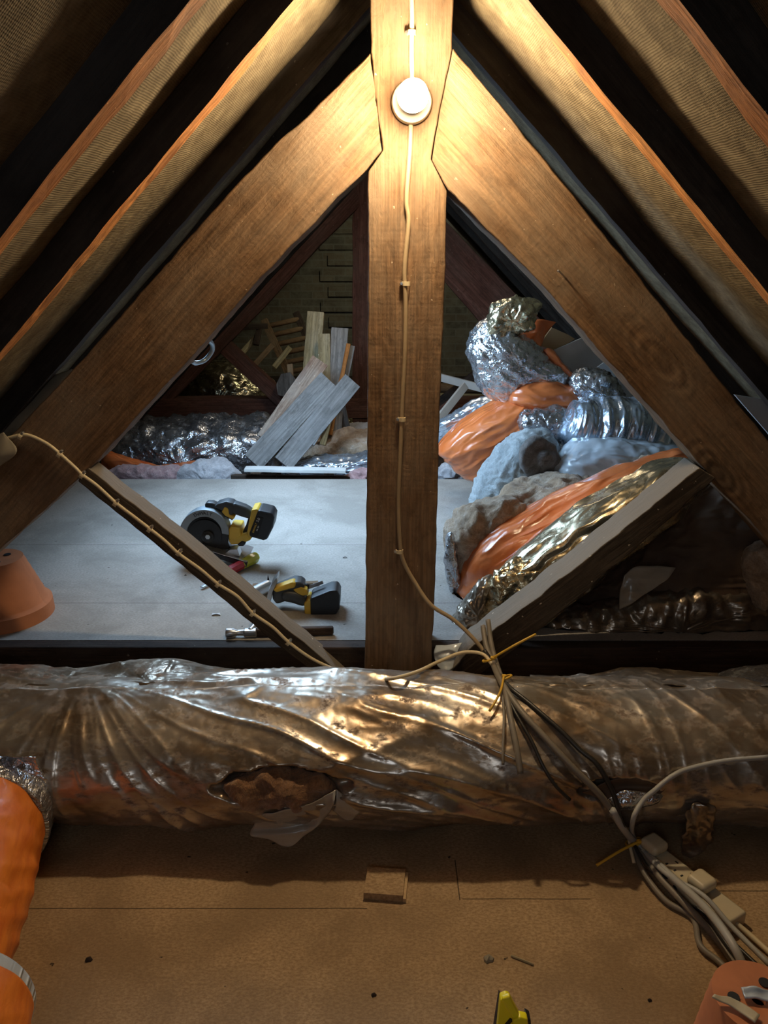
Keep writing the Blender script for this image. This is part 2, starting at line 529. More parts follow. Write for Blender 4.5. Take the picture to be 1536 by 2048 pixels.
M['roll'] = foil('dusty_film_over_wool', (0.33, 0.24, 0.155), (0.60, 0.55, 0.48), metal=.78, rough=.28, foldsc=(9, 22, 3), folds=.3, crumple=.14, csc=20, dirt=.9, dirtcol=(0.13, 0.08, 0.045))
M['foil'] = foil('crumpled_foil', (0.66, 0.68, 0.71), (0.5, 0.5, 0.53), .92, .24, (8, 30, 30), .5, .9, 55, .25)
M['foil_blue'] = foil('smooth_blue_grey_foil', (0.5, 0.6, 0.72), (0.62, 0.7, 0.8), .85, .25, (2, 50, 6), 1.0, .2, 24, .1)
M['foil_gold'] = foil('yellowed_foil', (0.72, 0.63, 0.42), (0.6, 0.5, 0.32), .92, .22, (2, 34, 34), .8, .6, 24, .35)
M['foil_pleat'] = foil('pleated_yellowed_foil', (0.62, 0.54, 0.37), (0.45, 0.38, 0.25), .92, .24, (1.5, 60, 6), 1.0, .15, 20, .35)
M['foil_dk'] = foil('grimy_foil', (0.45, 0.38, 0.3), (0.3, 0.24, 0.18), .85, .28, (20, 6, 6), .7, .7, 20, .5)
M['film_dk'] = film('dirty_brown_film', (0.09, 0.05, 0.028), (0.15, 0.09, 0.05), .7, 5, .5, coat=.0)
M['film_tan'] = film('dusty_clear_film', (0.36, 0.31, 0.24), (0.46, 0.42, 0.35), .35, 9, .4)
M['film_grey'] = film('grey_clear_film', (0.42, 0.48, 0.54), (0.55, 0.62, 0.68), .3, 5, .5)
M['orange'] = film('orange_film', (0.72, 0.16, 0.035), (0.85, 0.24, 0.07), .3, 5, .6)
M['orange_roll'] = film('orange_paper_film', (0.62, 0.13, 0.01), (0.8, 0.22, 0.02), .5, 9, .35, (12, 5, 5), .15)
M['wool_bl'] = wool('grey_white_mineral_wool', (0.36, 0.40, 0.42), (0.55, 0.62, 0.65), (0.75, 0.8, 0.82), 22)
M['wool_dk'] = wool('dark_mineral_wool', (0.10, 0.09, 0.08), (0.2, 0.18, 0.17), (0.33, 0.31, 0.3), 16)
M['wool_be'] = wool('beige_mineral_wool', (0.3, 0.18, 0.1), (0.52, 0.38, 0.26), (0.72, 0.62, 0.52), 12)
M['wool_br'] = wool('brown_glass_wool', (0.14, 0.065, 0.03), (0.36, 0.19, 0.09), (0.65, 0.45, 0.25), 12)
M['wool_pk'] = wool('pink_glass_wool', (0.4, 0.22, 0.22), (0.6, 0.38, 0.38), (0.75, 0.6, 0.6), 12)
M['wool_wh'] = wool('pale_glass_wool', (0.4, 0.38, 0.4), (0.6, 0.58, 0.6), (0.8, 0.78, 0.8), 12)
M['white_pl'] = plain('cream_plastic', (0.6, 0.52, 0.36), .4, 0, .15, 20)
M['cable_cr'] = plain('cream_cable', (0.72, 0.60, 0.38), .5, 0, .12, 15)
M['cable_gr'] = plain('grey_cable', (0.22, 0.19, 0.15), .5, 0, .25, 12)
M['cable_wh'] = plain('pale_grey_cable', (0.42, 0.42, 0.4), .45, 0, .15, 12)
M['cable_bk'] = plain('black_cable', (0.03, 0.028, 0.026), .4, 0, .15, 12)
M['tie'] = plain('yellow_nylon', (0.7, 0.42, 0.04), .4, 0, .1, 20)
M['terra'] = plain('terracotta', (0.55, 0.2, 0.085), .85, 0, .3, 14, .2)
M['black'] = plain('black_rubber', (0.022, 0.024, 0.028), .45, 0, .3, 40, .1)
M['dkgrey'] = plain('dark_grey_plastic', (0.05, 0.055, 0.06), .4, 0, .3, 40)
M['yellow'] = plain('yellow_plastic', (0.78, 0.5, 0.06), .4, 0, .1, 40)
M['bright_yellow'] = plain('bright_yellow_plastic', (0.95, 0.8, 0.02), .35, 0, .05, 20)
M['steel'] = plain('worn_steel', (0.55, 0.56, 0.58), .32, .9, .25, 60, .1)
M['guard'] = plain('cast_grey_guard', (0.3, 0.34, 0.37), .45, .5, .15, 40)
M['blade'] = plain('dark_steel', (0.04, 0.04, 0.042), .35, .8, .3, 60)
M['red'] = plain('dark_red_plastic', (0.35, 0.02, 0.03), .25, 0, .2, 20)
M['lime'] = plain('lime_translucent_plastic', (0.6, 0.6, 0.05), .2, 0, .2, 20)
M['print_dk'] = plain('black_print', (0.01, 0.01, 0.012), .6, 0, .05)
M['print_lt'] = plain('white_print', (0.75, 0.75, 0.72), .6, 0, .05)
M['board_gr'] = plain('grey_plasterboard', (0.58, 0.6, 0.63), .85, 0, .25, 8, .2)
M['white_paint'] = plain('old_white_paint', (0.7, 0.7, 0.68), .7, 0, .2, 12)
M['card'] = plain('brown_cardboard', (0.42, 0.3, 0.16), .9, 0, .15, 10)
M['pale_felt'] = plain('pale_torn_sarking', (0.3, 0.26, 0.19), .95, 0, .3, 20, .3)
M['chip_near'] = chipboard('chipboard_near', (0.27, 0.155, 0.07), (0.44, 0.28, 0.145), [])
M['chip_far'] = chipboard('chipboard_far', (0.38, 0.35, 0.31), (0.52, 0.48, 0.44), [(1, 2.36, -9, 9), (1, 2.89, -9, 9)])


def felt_mat():
    m = MB('hessian_backed_felt', 0.95, 0, 0.1)
    wv = m.n('ShaderNodeTexWave', wave_type='BANDS', bands_direction='X')
    wv.inputs['Scale'].default_value = 68; wv.inputs['Distortion'].default_value = 4.5; wv.inputs['Detail'].default_value = 3
    m.l(m.co((1, .35, 1)), wv.inputs['Vector'])
    w2 = m.n('ShaderNodeTexWave', wave_type='BANDS', bands_direction='Y')
    w2.inputs['Scale'].default_value = 70; w2.inputs['Distortion'].default_value = 2
    m.l(m.co(), w2.inputs['Vector'])
    f = m.noise(m.co(), 18, 7, .7)
    c = m.ramp(f, [(0.3, (0.07, 0.055, 0.035)), (0.52, (0.15, 0.12, 0.075)), (0.75, (0.25, 0.205, 0.13))])
    c = m.mix(m.math('MULTIPLY', wv.outputs[1], .3), c, (0.2, 0.14, 0.08))
    nr = m.bump(wv.outputs[1], .4, .0015); nr = m.bump(w2.outputs[1], .3, .0015, nr); nr = m.bump(f, .5, .006, nr)
    return m.out(c, nr)


M['felt'] = felt_mat()


def brick_mat():
    m = MB('old_brick', 0.95, 0, 0.1)
    b = m.n('ShaderNodeTexBrick'); b.inputs['Scale'].default_value = 1
    b.inputs['Brick Width'].default_value = .225; b.inputs['Row Height'].default_value = .075
    b.inputs['Mortar Size'].default_value = .008; b.inputs['Mortar Smooth'].default_value = .4
    b.inputs['Color1'].default_value = (.2, .15, .1, 1); b.inputs['Color2'].default_value = (.13, .11, .08, 1)
    b.inputs['Mortar'].default_value = (.2, .18, .14, 1)
    co = m.co((1, 1, 1)); m.l(co, b.inputs['Vector'])
    f = m.noise(co, 9, 6, .7)
    c = m.mix(m.math('MULTIPLY', m.ramp(f, [(.4, 0.0), (.65, 1.0)]), .6), b.outputs[0], (.27, .25, .19))
    nr = m.bump(b.outputs[1], -.6, .01); nr = m.bump(f, .6, .02, nr)
    return m.out(c, nr)


M['brick'] = brick_mat()


def emit(name, col, st):
    m = MB(name); m.b.inputs['Emission Color'].default_value = (*col, 1); m.b.inputs['Emission Strength'].default_value = st
    m.b.inputs['Base Color'].default_value = (.8, .8, .8, 1)
    return m.m


M['bulb'] = emit('glowing_diffuser', (1.0, 0.77, 0.48), BULB_POWER)
M['sky'] = emit('daylit_pane', (0.48, 0.72, 1.0), SKY_POWER)

# ------------------------------------------------------------------ the setting: floors, roof slopes, gable
ZF = 0.2          # top of the boarded floor beyond the tie beam


def boxv(x0, x1, y0, y1, z0, z1):
    return ([(x0, y0, z0), (x1, y0, z0), (x1, y1, z0), (x0, y1, z0), (x0, y0, z1), (x1, y0, z1), (x1, y1, z1), (x0, y1, z1)],
            [[0, 3, 2, 1], [4, 5, 6, 7], [0, 1, 5, 4], [1, 2, 6, 5], [2, 3, 7, 6], [3, 0, 4, 7]])


def ibox(name, x0, x1, y0, y1, z0, z1, mat, parent=None, bevel=0, axis=None):
    v, f = boxv(x0, x1, y0, y1, z0, z1)
    return mk(name, v, f, mat, parent, bevel=bevel, axis=axis)


s1 = G(200, 1812).y; s2 = G(1400, 1775).y; sx = G(915, 1750).x; sx2 = G(1200, 1790).x
M['chip_near'] = chipboard('chipboard_near_boards', (0.32, 0.205, 0.105), (0.50, 0.345, 0.19),
                           [(1, G(300, 1817).y, -9, G(735, 1800).x), (1, G(1100, 1798).y, G(925, 1798).x, G(1180, 1795).x),
                            (1, G(1400, 1782).y, G(1430, 1782).x, 9), (0, G(915, 1760).x, G(915, 1800).y, G(915, 1720).y)])
o = ibox('floor', -1.75, 1.8, -1.2, 2.05, -0.022, 0.0, M['chip_near']); tag(o, kind='structure')
o = ibox('floor', -1.85, 1.9, 2.05, 8.6, -0.05, -0.01, M['wood_dk']); tag(o, kind='structure')
# the raised boarding and the bearers it is nailed to
v, f = boxv(-1.62, 1.62, 2.105, 3.80, ZF - 0.02, ZF)
for xx in (-1.2, -0.62, -0.08, 0.5, 1.1):
    v2, f2 = boxv(xx, xx + .05, 2.14, 3.77, -0.01, ZF - 0.0205)
    k = len(v); v += v2; f += [[i + k for i in q] for q in f2]
o = mk('floor', v, f, M['chip_far']); tag(o, kind='structure')

# roof slopes of hessian backed felt: left z = 1.945 + x, right z = 2.025 - x, ridge at x = 0.04
RXL, RXR = 0.645 + 1.3, 0.725 + 1.3
RX = 0.04
RIDGE = RXL + RX


def slope(sign, name):
    V, Fc, gc = [], [], []
    nx, ny = 70, 230
    for i in range(nx + 1):
        d = i / nx * 2.02
        for j in range(ny + 1):
            y = -1.2 + 9.9 * j / ny
            ph = ((y - 2.04) / 0.45) % 1.0
            sag = 0.010 * math.sin(math.pi * ph) * (0.6 + 0.8 * N(d * 3, y * .8, 5 * sign))
            sag += 0.006 * N(d * 7, y * 7, sign * 3)
            x = RX + sign * d; z = RIDGE - d
            nn = Vector((-sign, 0, -1)).normalized()
            V.append(Vector((x, y, z)) + nn * sag); gc.append((d * 1.414, y, 0))
    for i in range(nx):
        for j in range(ny):
            a = i * (ny + 1) + j; Fc.append([a, a + 1, a + ny + 2, a + ny + 1])
    o = mk(name, V, Fc, M['felt'], gc=gc, smooth=True); tag(o, kind='structure')
    m = o.modifiers.new('t', 'SOLIDIFY'); m.thickness = .004
    return o


slope(-1, 'ceiling'); slope(1, 'ceiling')


def gable(name, Y, mat, holes=False):
    pts = [(-2.0, -.05), (2.05, -.05), (RX, RIDGE + .05)]
    pts = [(-2.1, -.05), (2.1, -.05), (2.1, .0), (RX, RIDGE + .02), (-2.1, .0)]
    V = [Vector((x, Y, z)) for x, z in pts] + [Vector((x, Y + .2, z)) for x, z in pts]
    n = len(pts)
    Fc = [list(range(n)), list(range(2 * n - 1, n - 1, -1))] + [[i, (i + 1) % n, n + (i + 1) % n, n + i] for i in range(n)]
    return mk(name, V, Fc, mat, gc=[(v.x + 5, v.z + 5, v.y) for v in V])


o = gable('wall_back', 8.4, M['brick']); tag(o, kind='structure')
# toothed brick quoin standing proud of the gable (every second course a gap)
V, Fc = [], []
p = W(682, 700, 8.3)
for k in range(12):
    x0 = p.x - (.27 if k % 2 else .12); x0 = p.x - (.2 if k % 2 else .12); v2, f2 = boxv(x0, p.x + (.16 if k % 2 else .24), 8.36, 8.4, .5 + k * .15, .5 + k * .15 + .10)
    kk = len(V); V += v2; Fc += [[i + kk for i in q] for q in f2]
o = mk('trim', V, Fc, M['brick'], gc=[(a + 5, c + 5, b) for a, b, c in V]); tag(o, kind='structure')
o = gable('wall_front', -1.4, M['brick']); tag(o, kind='structure')

# roof window in the left slope, between the two trusses (source of the cold daylight)
def window():
    root = None
    n = Vector((1, 0, -1)).normalized(); a = Vector((1, 0, 1)).normalized(); y = Vector((0, 1, 0))
    c = Vector((RX - 0.72, 3.2, RIDGE - 0.72)) + n * 0.03
    hw, hh = .40, .33
    V = [c + y * (sx * hw) + a * (sy * hh) for sx, sy in ((-1, -1), (1, -1), (1, 1), (-1, 1))]
    r = empty('window_1', c); tag(r, kind='structure')
    V2 = V + [v - n * .004 for v in V]
    mk('pane', V2, [[0, 1, 2, 3], [7, 6, 5, 4], [0, 4, 5, 1], [1, 5, 6, 2], [2, 6, 7, 3], [3, 7, 4, 0]], M['sky'], r)
    for (p, q) in ((0, 1), (1, 2), (2, 3), (3, 0)):
        d = (V[q] - V[p]).normalized()
        beam('window_frame', V[p] - d * .025 + n * .005, V[q] + d * .025 + n * .005, .05, .05, M['wood_dk'], r, up=n)


window()

# ------------------------------------------------------------------ common rafters
def rafter(sign, Y, label, w=.05, d=.062):
    # underside plane: left z=1.86+x, right z=1.94-x
    off = RIDGE - 0.085
    n = Vector((-sign, 0, -1)).normalized(); a = Vector((-sign, 0, 1)).normalized()
    seg = 64; L = 2.02 * 1.414
    base = Vector((RX, Y, off))
    V, gc, Fc = [], [], []; sd = Y * 7 + sign
    for i in range(seg + 1):
        s = L * i / seg
        for k, (u, v) in enumerate(((-1, 0), (1, 0), (1, 1), (-1, 1))):
            j1 = 0.006 * N(s * 7, sd, k * 3) + 0.003 * N(s * 25, sd, k * 3)
            j2 = 0.004 * N(s * 7, sd + 9, k * 3) + 0.0015 * N(s * 30, sd, k)
            V.append(base - a * s + Vector((0, u * w / 2 + j1, 0)) - n * (v * (d - .005) + (j2 if v == 0 else 0)) - n * -.002)
            gc.append((s + sd, u * w / 2 + sd, v * d))
    for i in range(seg):
        for k in range(4):
            k2 = (k + 1) % 4; Fc.append([i * 4 + k, i * 4 + k2, (i + 1) * 4 + k2, (i + 1) * 4 + k])
    Fc.append([0, 1, 2, 3]); e = seg * 4; Fc.append([e, e + 1, e + 2, e + 3])
    o = mk('rafter', V, Fc, M['rafter'] if Y < 2.0 else M['wood_dk'], gc=gc)  # rafters beyond the truss darker: its shade put into their colour
    o.data.materials.append(M['rafter_shade'])      # sides darker than the underside: shade painted into their colour
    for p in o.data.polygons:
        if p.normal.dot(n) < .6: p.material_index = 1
    return tag(o, label, 'rafter', 'rafters of the left slope' if sign < 0 else 'rafters of the right slope')


Ls = {1.23: 'orange-brown left-slope rafter, outermost one crossing the upper left corner beside pale felt',
      1.625: 'thin bright orange left-slope rafter, second in from the upper left corner',
      2.16: 'dark left-slope rafter running just above the lit truss timber'}
Rs = {1.14: 'orange right-slope rafter, outermost one in the upper right corner beside wide tan felt',
      1.585: 'bright orange right-slope rafter with tan felt on its inner side, second from the corner',
      2.17: 'grey right-slope rafter just above the right truss timber, catching blue daylight low down'}
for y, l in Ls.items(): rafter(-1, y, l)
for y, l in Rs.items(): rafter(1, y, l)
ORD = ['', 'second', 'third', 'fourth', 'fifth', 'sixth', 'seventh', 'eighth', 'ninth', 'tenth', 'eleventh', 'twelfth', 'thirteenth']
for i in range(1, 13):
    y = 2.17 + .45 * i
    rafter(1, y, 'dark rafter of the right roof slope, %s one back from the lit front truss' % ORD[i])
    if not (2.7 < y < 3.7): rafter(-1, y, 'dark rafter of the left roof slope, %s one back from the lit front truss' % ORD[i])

# ------------------------------------------------------------------ the main truss
YT = 2.0
tr = empty('roof_truss', W(796, 1345, YT), 'big old timber roof truss in front, its centre post carrying the lit bulb', 'roof truss')
prism('king_post', [(739, -165), (742, 103), (752, 200), (766, 300), (737, 342), (735, 700), (730, 1352), (862, 1352), (871, 1150), (880, 800), (890, 560),
                    (894, 382), (862, 318), (880, 215), (904, 100), (912, -165)], YT, YT + .15, M['wood'], tr, (0, 0, 1), .0025, .018)
o = prism('principal_rafter', [(741, 105), (640, 205), (540, 300), (455, 388), (330, 530), (181, 700), (33, 860), (-120, 1010), (-120, 1210), (0, 1100),
                           (152, 962), (190, 926), (360, 740), (520, 556), (700, 372), (735, 338), (764, 302), (751, 200)], YT, YT + .13, M['wood'], tr, (-.7, 0, -.7), .0035, .018)
o = prism('principal_rafter', [(906, 95), (1010, 220), (1178, 430), (1290, 570), (1395, 705), (1536, 880), (1700, 1075), (1700, 1270), (1536, 1082), (1430, 962), (1270, 780),
                           (1060, 545), (896, 380), (864, 320), (881, 215)], YT, YT + .13, M['wood'], tr, (.7, 0, -.7), .0035, .018)
prism('strut', [(173, 933), (400, 1112), (640, 1312), (690, 1356), (640, 1358), (570, 1302), (400, 1162), (155, 963)],
      YT + .0, YT + .075, M['wood_st'], tr, (.7, 0, -.6), .004, .03)
prism('strut', [(1399, 935), (1432, 956), (1260, 1108), (1071, 1267), (960, 1352), (890, 1358), (948, 1289), (1142, 1143)],
      YT - .01, YT + .10, M['wood_st'], tr, (.7, 0, .6), .006, .02)
o = ibox('tie_beam', -1.66, 1.66, 2.055, 2.1, -0.0, ZF + .002, M['wood_dk'], tr, .004, (1, 0, 0))
ibox('tie_beam_foot', -1.66, 1.66, 2.02, 2.055, -0.0, 0.06, M['wood_dk'], tr, .004, (1, 0, 0))['label'] = 'low plate along the foot of the tie beam'
# bent nail sticking out of the right timber
o = tube('nail', [W(1131, 556, 2.0), W(1122, 546, 1.97), W(1116, 541, 1.955)], .0022, M['steel'], n=2)
tag(o, 'rusty bent nail sticking out of the right truss timber', 'nail')

# second truss
Y2 = 5.8
t2 = empty('roof_truss', W(735, 850, Y2), 'dark reddish roof truss farther back, half hidden behind the centre post', 'roof truss')
prism('king_post', [(705, 430), (718, 412), (713, 372), (735, 345), (766, 345), (766, 905), (705, 905)], Y2, Y2 + .12, M['wood_red'], t2, (0, 0, 1), .004, .08)
prism('principal_rafter', [(713, 372), (720, 412), (640, 490), (528, 615), (353, 793), (200, 950), (120, 905), (290, 745), (480, 545), (620, 400), (735, 300)], Y2 - .002, Y2 + .11, M['wood_red'], t2, (-.7, 0, -.7), .005, .08)
prism('principal_rafter', [(757, 372), (750, 412), (830, 493), (888, 561), (960, 645), (1130, 830), (1250, 950), (1330, 905), (1180, 740), (1000, 555), (850, 400), (740, 300)], Y2 - .002, Y2 + .11, M['wood_red'], t2, (.7, 0, -.7), .005, .08)
prism('tie_beam', [(180, 798), (560, 797), (1350, 797), (1350, 838), (560, 836), (180, 838)], Y2 - .01, Y2 + .12, M['wood_red'], t2, (1, 0, 0), .004, .1)
beam('strut', W(452, 694, Y2 - .03), W(585, 818, Y2 - .03), .10, .10, M['wood_red'], t2, up=(0, -1, 0), jit=.003)

# ------------------------------------------------------------------ lamp
lb = W(823, 206, YT)
lamp = empty('batten_lamp', lb, 'glowing round bulb in a white batten holder screwed to the centre post', 'lamp')
ay = (0, -1, 0)
lathe('holder', [(0.0, 0), (.045, 0), (.0455, .012), (.043, .022), (.036, .028), (.026, .030), (.024, .05), (.0, .05)], plain('white_bakelite', (.75, .72, .62), .35, 0, .05), lb, lamp, axis=ay)
lathe('bulb_body', [(.0, .048), (.018, .05), (.022, .062), (.030, .078), (.0325, .084)], plain('white_bulb_body', (.8, .8, .75), .4, 0, .02), lb, lamp, axis=ay)
lathe('diffuser', [(.0325, .084), (.0335, .094), (.032, .107), (.027, .119), (.018, .127), (.008, .131), (0, .132)], M['bulb'], lb, lamp, axis=ay)


# ------------------------------------------------------------------ cables and clips
def clip(name_pt, d, label, sz=.008):
    p = Vector(name_pt)
    r = empty('cable_clip', p, label, 'cable clip')
    d = Vector(d).normalized(); f = Vector((0, -1, 0)); s = d.cross(f).normalized()
    pts = []
    for k in range(9):
        a = math.pi * k / 8; pts.append(p + s * math.cos(a) * sz + f * (math.sin(a) * sz + .001))
    V, Fc = [], []
    for q in pts:
        c = (q - p).normalized()
        for aa, bb in ((-1, 0), (1, 0), (1, 1), (-1, 1)): V.append(q + d * aa * .005 + c * bb * .002)
    for i in range(8):
        for k in range(4): Fc.append([i * 4 + k, i * 4 + (k + 1) % 4, i * 4 + 4 + (k + 1) % 4, i * 4 + 4 + k])
    Fc += [[0, 1, 2, 3], [32, 33, 34, 35]]
    mk('saddle', V, Fc, M['cable_cr'], r)
    q = p - s * (sz + .003)
    lathe('pin', [(0, 0), (.0042, 0), (.0042, .006), (.003, .009), (0, .009)], M['steel'], q, r, ns=12, axis=ay)


def CP(pts, Y): return [W(x, y, Y) for x, y in pts]


c = tube('lighting_cable', CP([(822, -50), (824, 30), (823, 100), (824, 152), (824, 180)], YT - .006), .0055, M['cable_cr'])
tag(c, 'cream cable running up the centre post above the bulb', 'cable')
c = tube('lighting_cable', CP([(822, 235), (820, 300), (813, 400), (817, 445), (809, 540), (811, 600), (810, 700), (805, 800), (801, 900), (797, 1000), (799, 1075), (806, 1120)], YT - .006)
         + [W(830, 1165, YT - .01), W(862, 1210, YT - .03), W(905, 1238, YT - .04), W(945, 1275, YT - .06), W(975, 1312, YT - .10), W(1000, 1352, 1.72)], .0055,
         plain('dusty_cream_cable', (.42, .31, .18), .6, 0, .3, 12))
tag(c, 'dusty cable hanging down the centre post below the bulb to the bundle on the roll', 'cable')
for (x, y, l) in ((823, 66, 'cream cable clip above the bulb near the top edge'), (812, 567, 'cream cable clip on the centre post midway below the bulb'),
                  (804, 838, 'dark cable clip low on the centre post'), (799, 1102, 'cream cable clip lowest on the centre post where the cable swings away')):
    clip(W(x, y, YT - .002), (0, 0, 1), l)
SCB = [(-30, 889), (10, 878), (42, 870), (62, 872), (95, 888), (120, 908), (150, 935), (165, 950), (195, 972), (232, 1006), (270, 1035), (300, 1058), (330, 1082), (358, 1108), (400, 1138), (436, 1168), (475, 1193), (505, 1226), (545, 1254), (577, 1284), (620, 1315), (660, 1335), (700, 1350), (740, 1353)]
Yst = YT - .008
pts = [W(x, y, Yst) for x, y in SCB]
pts += [RS(775, 1358, .022), RS(830, 1345, .026), W(880, 1322, 1.83), W(925, 1305, 1.85), W(965, 1308, 1.83), W(985, 1330, 1.80)]
c = tube('lighting_cable', pts, .0045, M['cable_cr'])
tag(c, 'long cream cable clipped along the left slanting strut and over to the bundle', 'cable')
nm = ['at its left end by the torn felt', 'first below the big left timber', 'at the head of the strut', 'a little below the strut head', 'about a third down the strut',
      'beside the saw', 'between the saw and the drill', 'level with the drill', 'just above the hammer', 'lowest above the foil roll']
for (x, y), l in zip([(42, 872), (120, 908), (165, 950), (232, 1006), (300, 1058), (358, 1105), (436, 1168), (505, 1226), (577, 1284)], nm):
    clip(W(x, y, YT - .002 if x > 160 else YT - .004), (.78, 0, -.62), 'cream cable clip on the slanting strut cable, ' + l)

# bundle over the roll and across the floor
def mixp(lst):
    out = []
    for q in lst:
        k = q[0]
        if k == 'r': out.append(RS(q[1], q[2], max(q[3], .015) if len(q) > 3 else .019))
        elif k == 'g': out.append(G(q[1], q[2], q[3] if len(q) > 3 else .006))
        else: out.append(W(q[1], q[2], q[3]))
    return out


cables = [
    ('cable', 'grey cable with a cut end standing up, running over the roll to the socket strip', 'cable_gr', .0075,
     [('w', 966, 1252, 1.93), ('w', 972, 1290, 1.88), ('w', 985, 1325, 1.82), ('r', 1003, 1365), ('r', 1040, 1420), ('r', 1085, 1470), ('r', 1140, 1530), ('r', 1200, 1590), ('r', 1235, 1640, .02), ('w', 1262, 1678, 1.47), ('g', 1320, 1755, .03), ('g', 1400, 1840, .02), ('g', 1450, 1900), ('g', 1500, 1985)]),
    ('cable', 'second cut grey cable end beside the tallest one, ending on the roll', 'cable_gr', .007,
     [('w', 976, 1240, 1.93), ('w', 982, 1285, 1.88), ('w', 992, 1325, 1.82), ('r', 1010, 1380), ('r', 1022, 1440), ('r', 1034, 1500), ('r', 1041, 1548)]),
    ('cable', 'black cable curving down the roll from the yellow ties toward the tear', 'cable_bk', .0055,
     [('w', 968, 1300, 1.84), ('w', 990, 1332, 1.8), ('r', 1012, 1368), ('r', 1060, 1408), ('r', 1120, 1460), ('r', 1160, 1500), ('r', 1195, 1530), ('r', 1228, 1590, .015), ('r', 1245, 1650, .03), ('w', 1275, 1690, 1.46), ('g', 1350, 1760, .04), ('g', 1400, 1800, .05), ('g', 1440, 1870, .02), ('g', 1545, 2010)]),
    ('cable', 'thin dark cable ending low on the roll left of the black one', 'cable_bk', .004,
     [('r', 1008, 1372), ('r', 1028, 1420), ('r', 1062, 1480), ('r', 1085, 1530), ('r', 1110, 1570), ('r', 1140, 1600)]),
    ('cable', 'thin brown string hanging on the roll left of all the cables', 'cable_gr', .003,
     [('r', 1004, 1375), ('r', 1008, 1430), ('r', 1006, 1500), ('r', 1006, 1530)]),
    ('cable', 'pale grey cable looping out of the roll tear down to the yellow tie', 'cable_wh', .0055,
     [('r', 1540, 1514, .004), ('r', 1450, 1522, .006), ('r', 1380, 1537, .006), ('r', 1345, 1552), ('r', 1310, 1580, .02), ('r', 1285, 1603, .02), ('r', 1266, 1640, .035), ('w', 1270, 1680, 1.47), ('g', 1330, 1745, .05), ('g', 1405, 1790, .06), ('g', 1460, 1850, .04), ('g', 1545, 1935, .03)]),
    ('cable', 'pale grey flat cable crossing the floor from the yellow tie to the lower right flowerpot', 'cable_wh', .008,
     [('r', 1225, 1620, .03), ('r', 1245, 1655, .03), ('w', 1275, 1690, 1.455), ('g', 1340, 1750, .05), ('g', 1410, 1815, .08), ('g', 1460, 1880, .1), ('g', 1490, 1940, .08), ('g', 1510, 1990, .05)]),
    ('cable', 'dark grey cable sagging across the floor boards left of the others', 'cable_gr', .006,
     [('r', 1222, 1625, .03), ('w', 1260, 1680, 1.47), ('g', 1285, 1740, .02), ('g', 1330, 1800, .01), ('g', 1385, 1835, .01), ('g', 1400, 1890, .01), ('g', 1440, 1925, .01), ('g', 1500, 1985, .01)]),
    ('cable', 'thin black cable lying in a loop between the yellow tie and the socket strip', 'cable_bk', .004,
     [('w', 1258, 1672, 1.47), ('g', 1300, 1740, .03), ('g', 1345, 1760, .02), ('g', 1355, 1800, .01), ('g', 1400, 1820, .01), ('g', 1430, 1850, .01), ('g', 1545, 1960, .01)]),
    ('cable', 'short pinkish cable end below the lowest yellow tie', 'cable_cr', .004,
     [('w', 1256, 1655, 1.475), ('w', 1260, 1690, 1.45), ('g', 1268, 1726, .02)]),
    ('power_cable', 'cream mains cable leaving the socket strip for the lower right edge', 'cable_cr', .0055,
     [('g', 1470, 1845, .02), ('g', 1500, 1870, .012), ('g', 1550, 1915, .008)]),
]
for nme, lab, mt, r, pp in cables:
    tag(tube(nme, mixp(pp), r, M[mt]), lab, 'cable')

# yellow cable ties
def tie(c, tail, r, label, d=(0.3, -.3, -.8)):
    c = Vector(c)
    root = empty('cable_tie', c, label, 'cable tie')
    d = Vector(d).normalized(); u = d.orthogonal().normalized(); v = d.cross(u)
    tube('band', [c + (u * math.cos(a) + v * math.sin(a)) * r for a in [2 * math.pi * k / 16 for k in range(17)]], .0028, M['tie'], root, smooth_path=False)
    t = [Vector(q) for q in tail]
    tube('tail', t, .003, M['tie'], root)
    beam('lock', t[0] - Vector((.005, 0, 0)), t[0] + Vector((.005, 0, 0)), .009, .007, M['tie'], root)


tie(W(979, 1318, 1.815), [W(985, 1316, 1.79), W(1030, 1290, 1.79), W(1072, 1268, 1.8)], .018, 'yellow cable tie round the cable bundle, its tail pointing up right')
tie(RS(1010, 1355, .014), [RS(1008, 1352, .03), RS(1000, 1385, .03), RS(979, 1422, .02)], .016, 'yellow cable tie at the top of the roll, its tail hanging down')
tie(W(1268, 1684, 1.465), [W(1278, 1683, 1.44), W(1240, 1702, 1.42), W(1193, 1731, 1.40)], .018, 'yellow cable tie above the floor by the white plug, tail pointing left')

# ------------------------------------------------------------------ the big foil roll across the picture
A0 = (W(150, 1345, 1.66).x, -0.03)      # fan centre of the folds (x, arc length from the top)
A1 = (W(1235, 1600, 1.45).x, 0.33)
A2 = (W(1010, 1350, 1.66).x, -0.05)


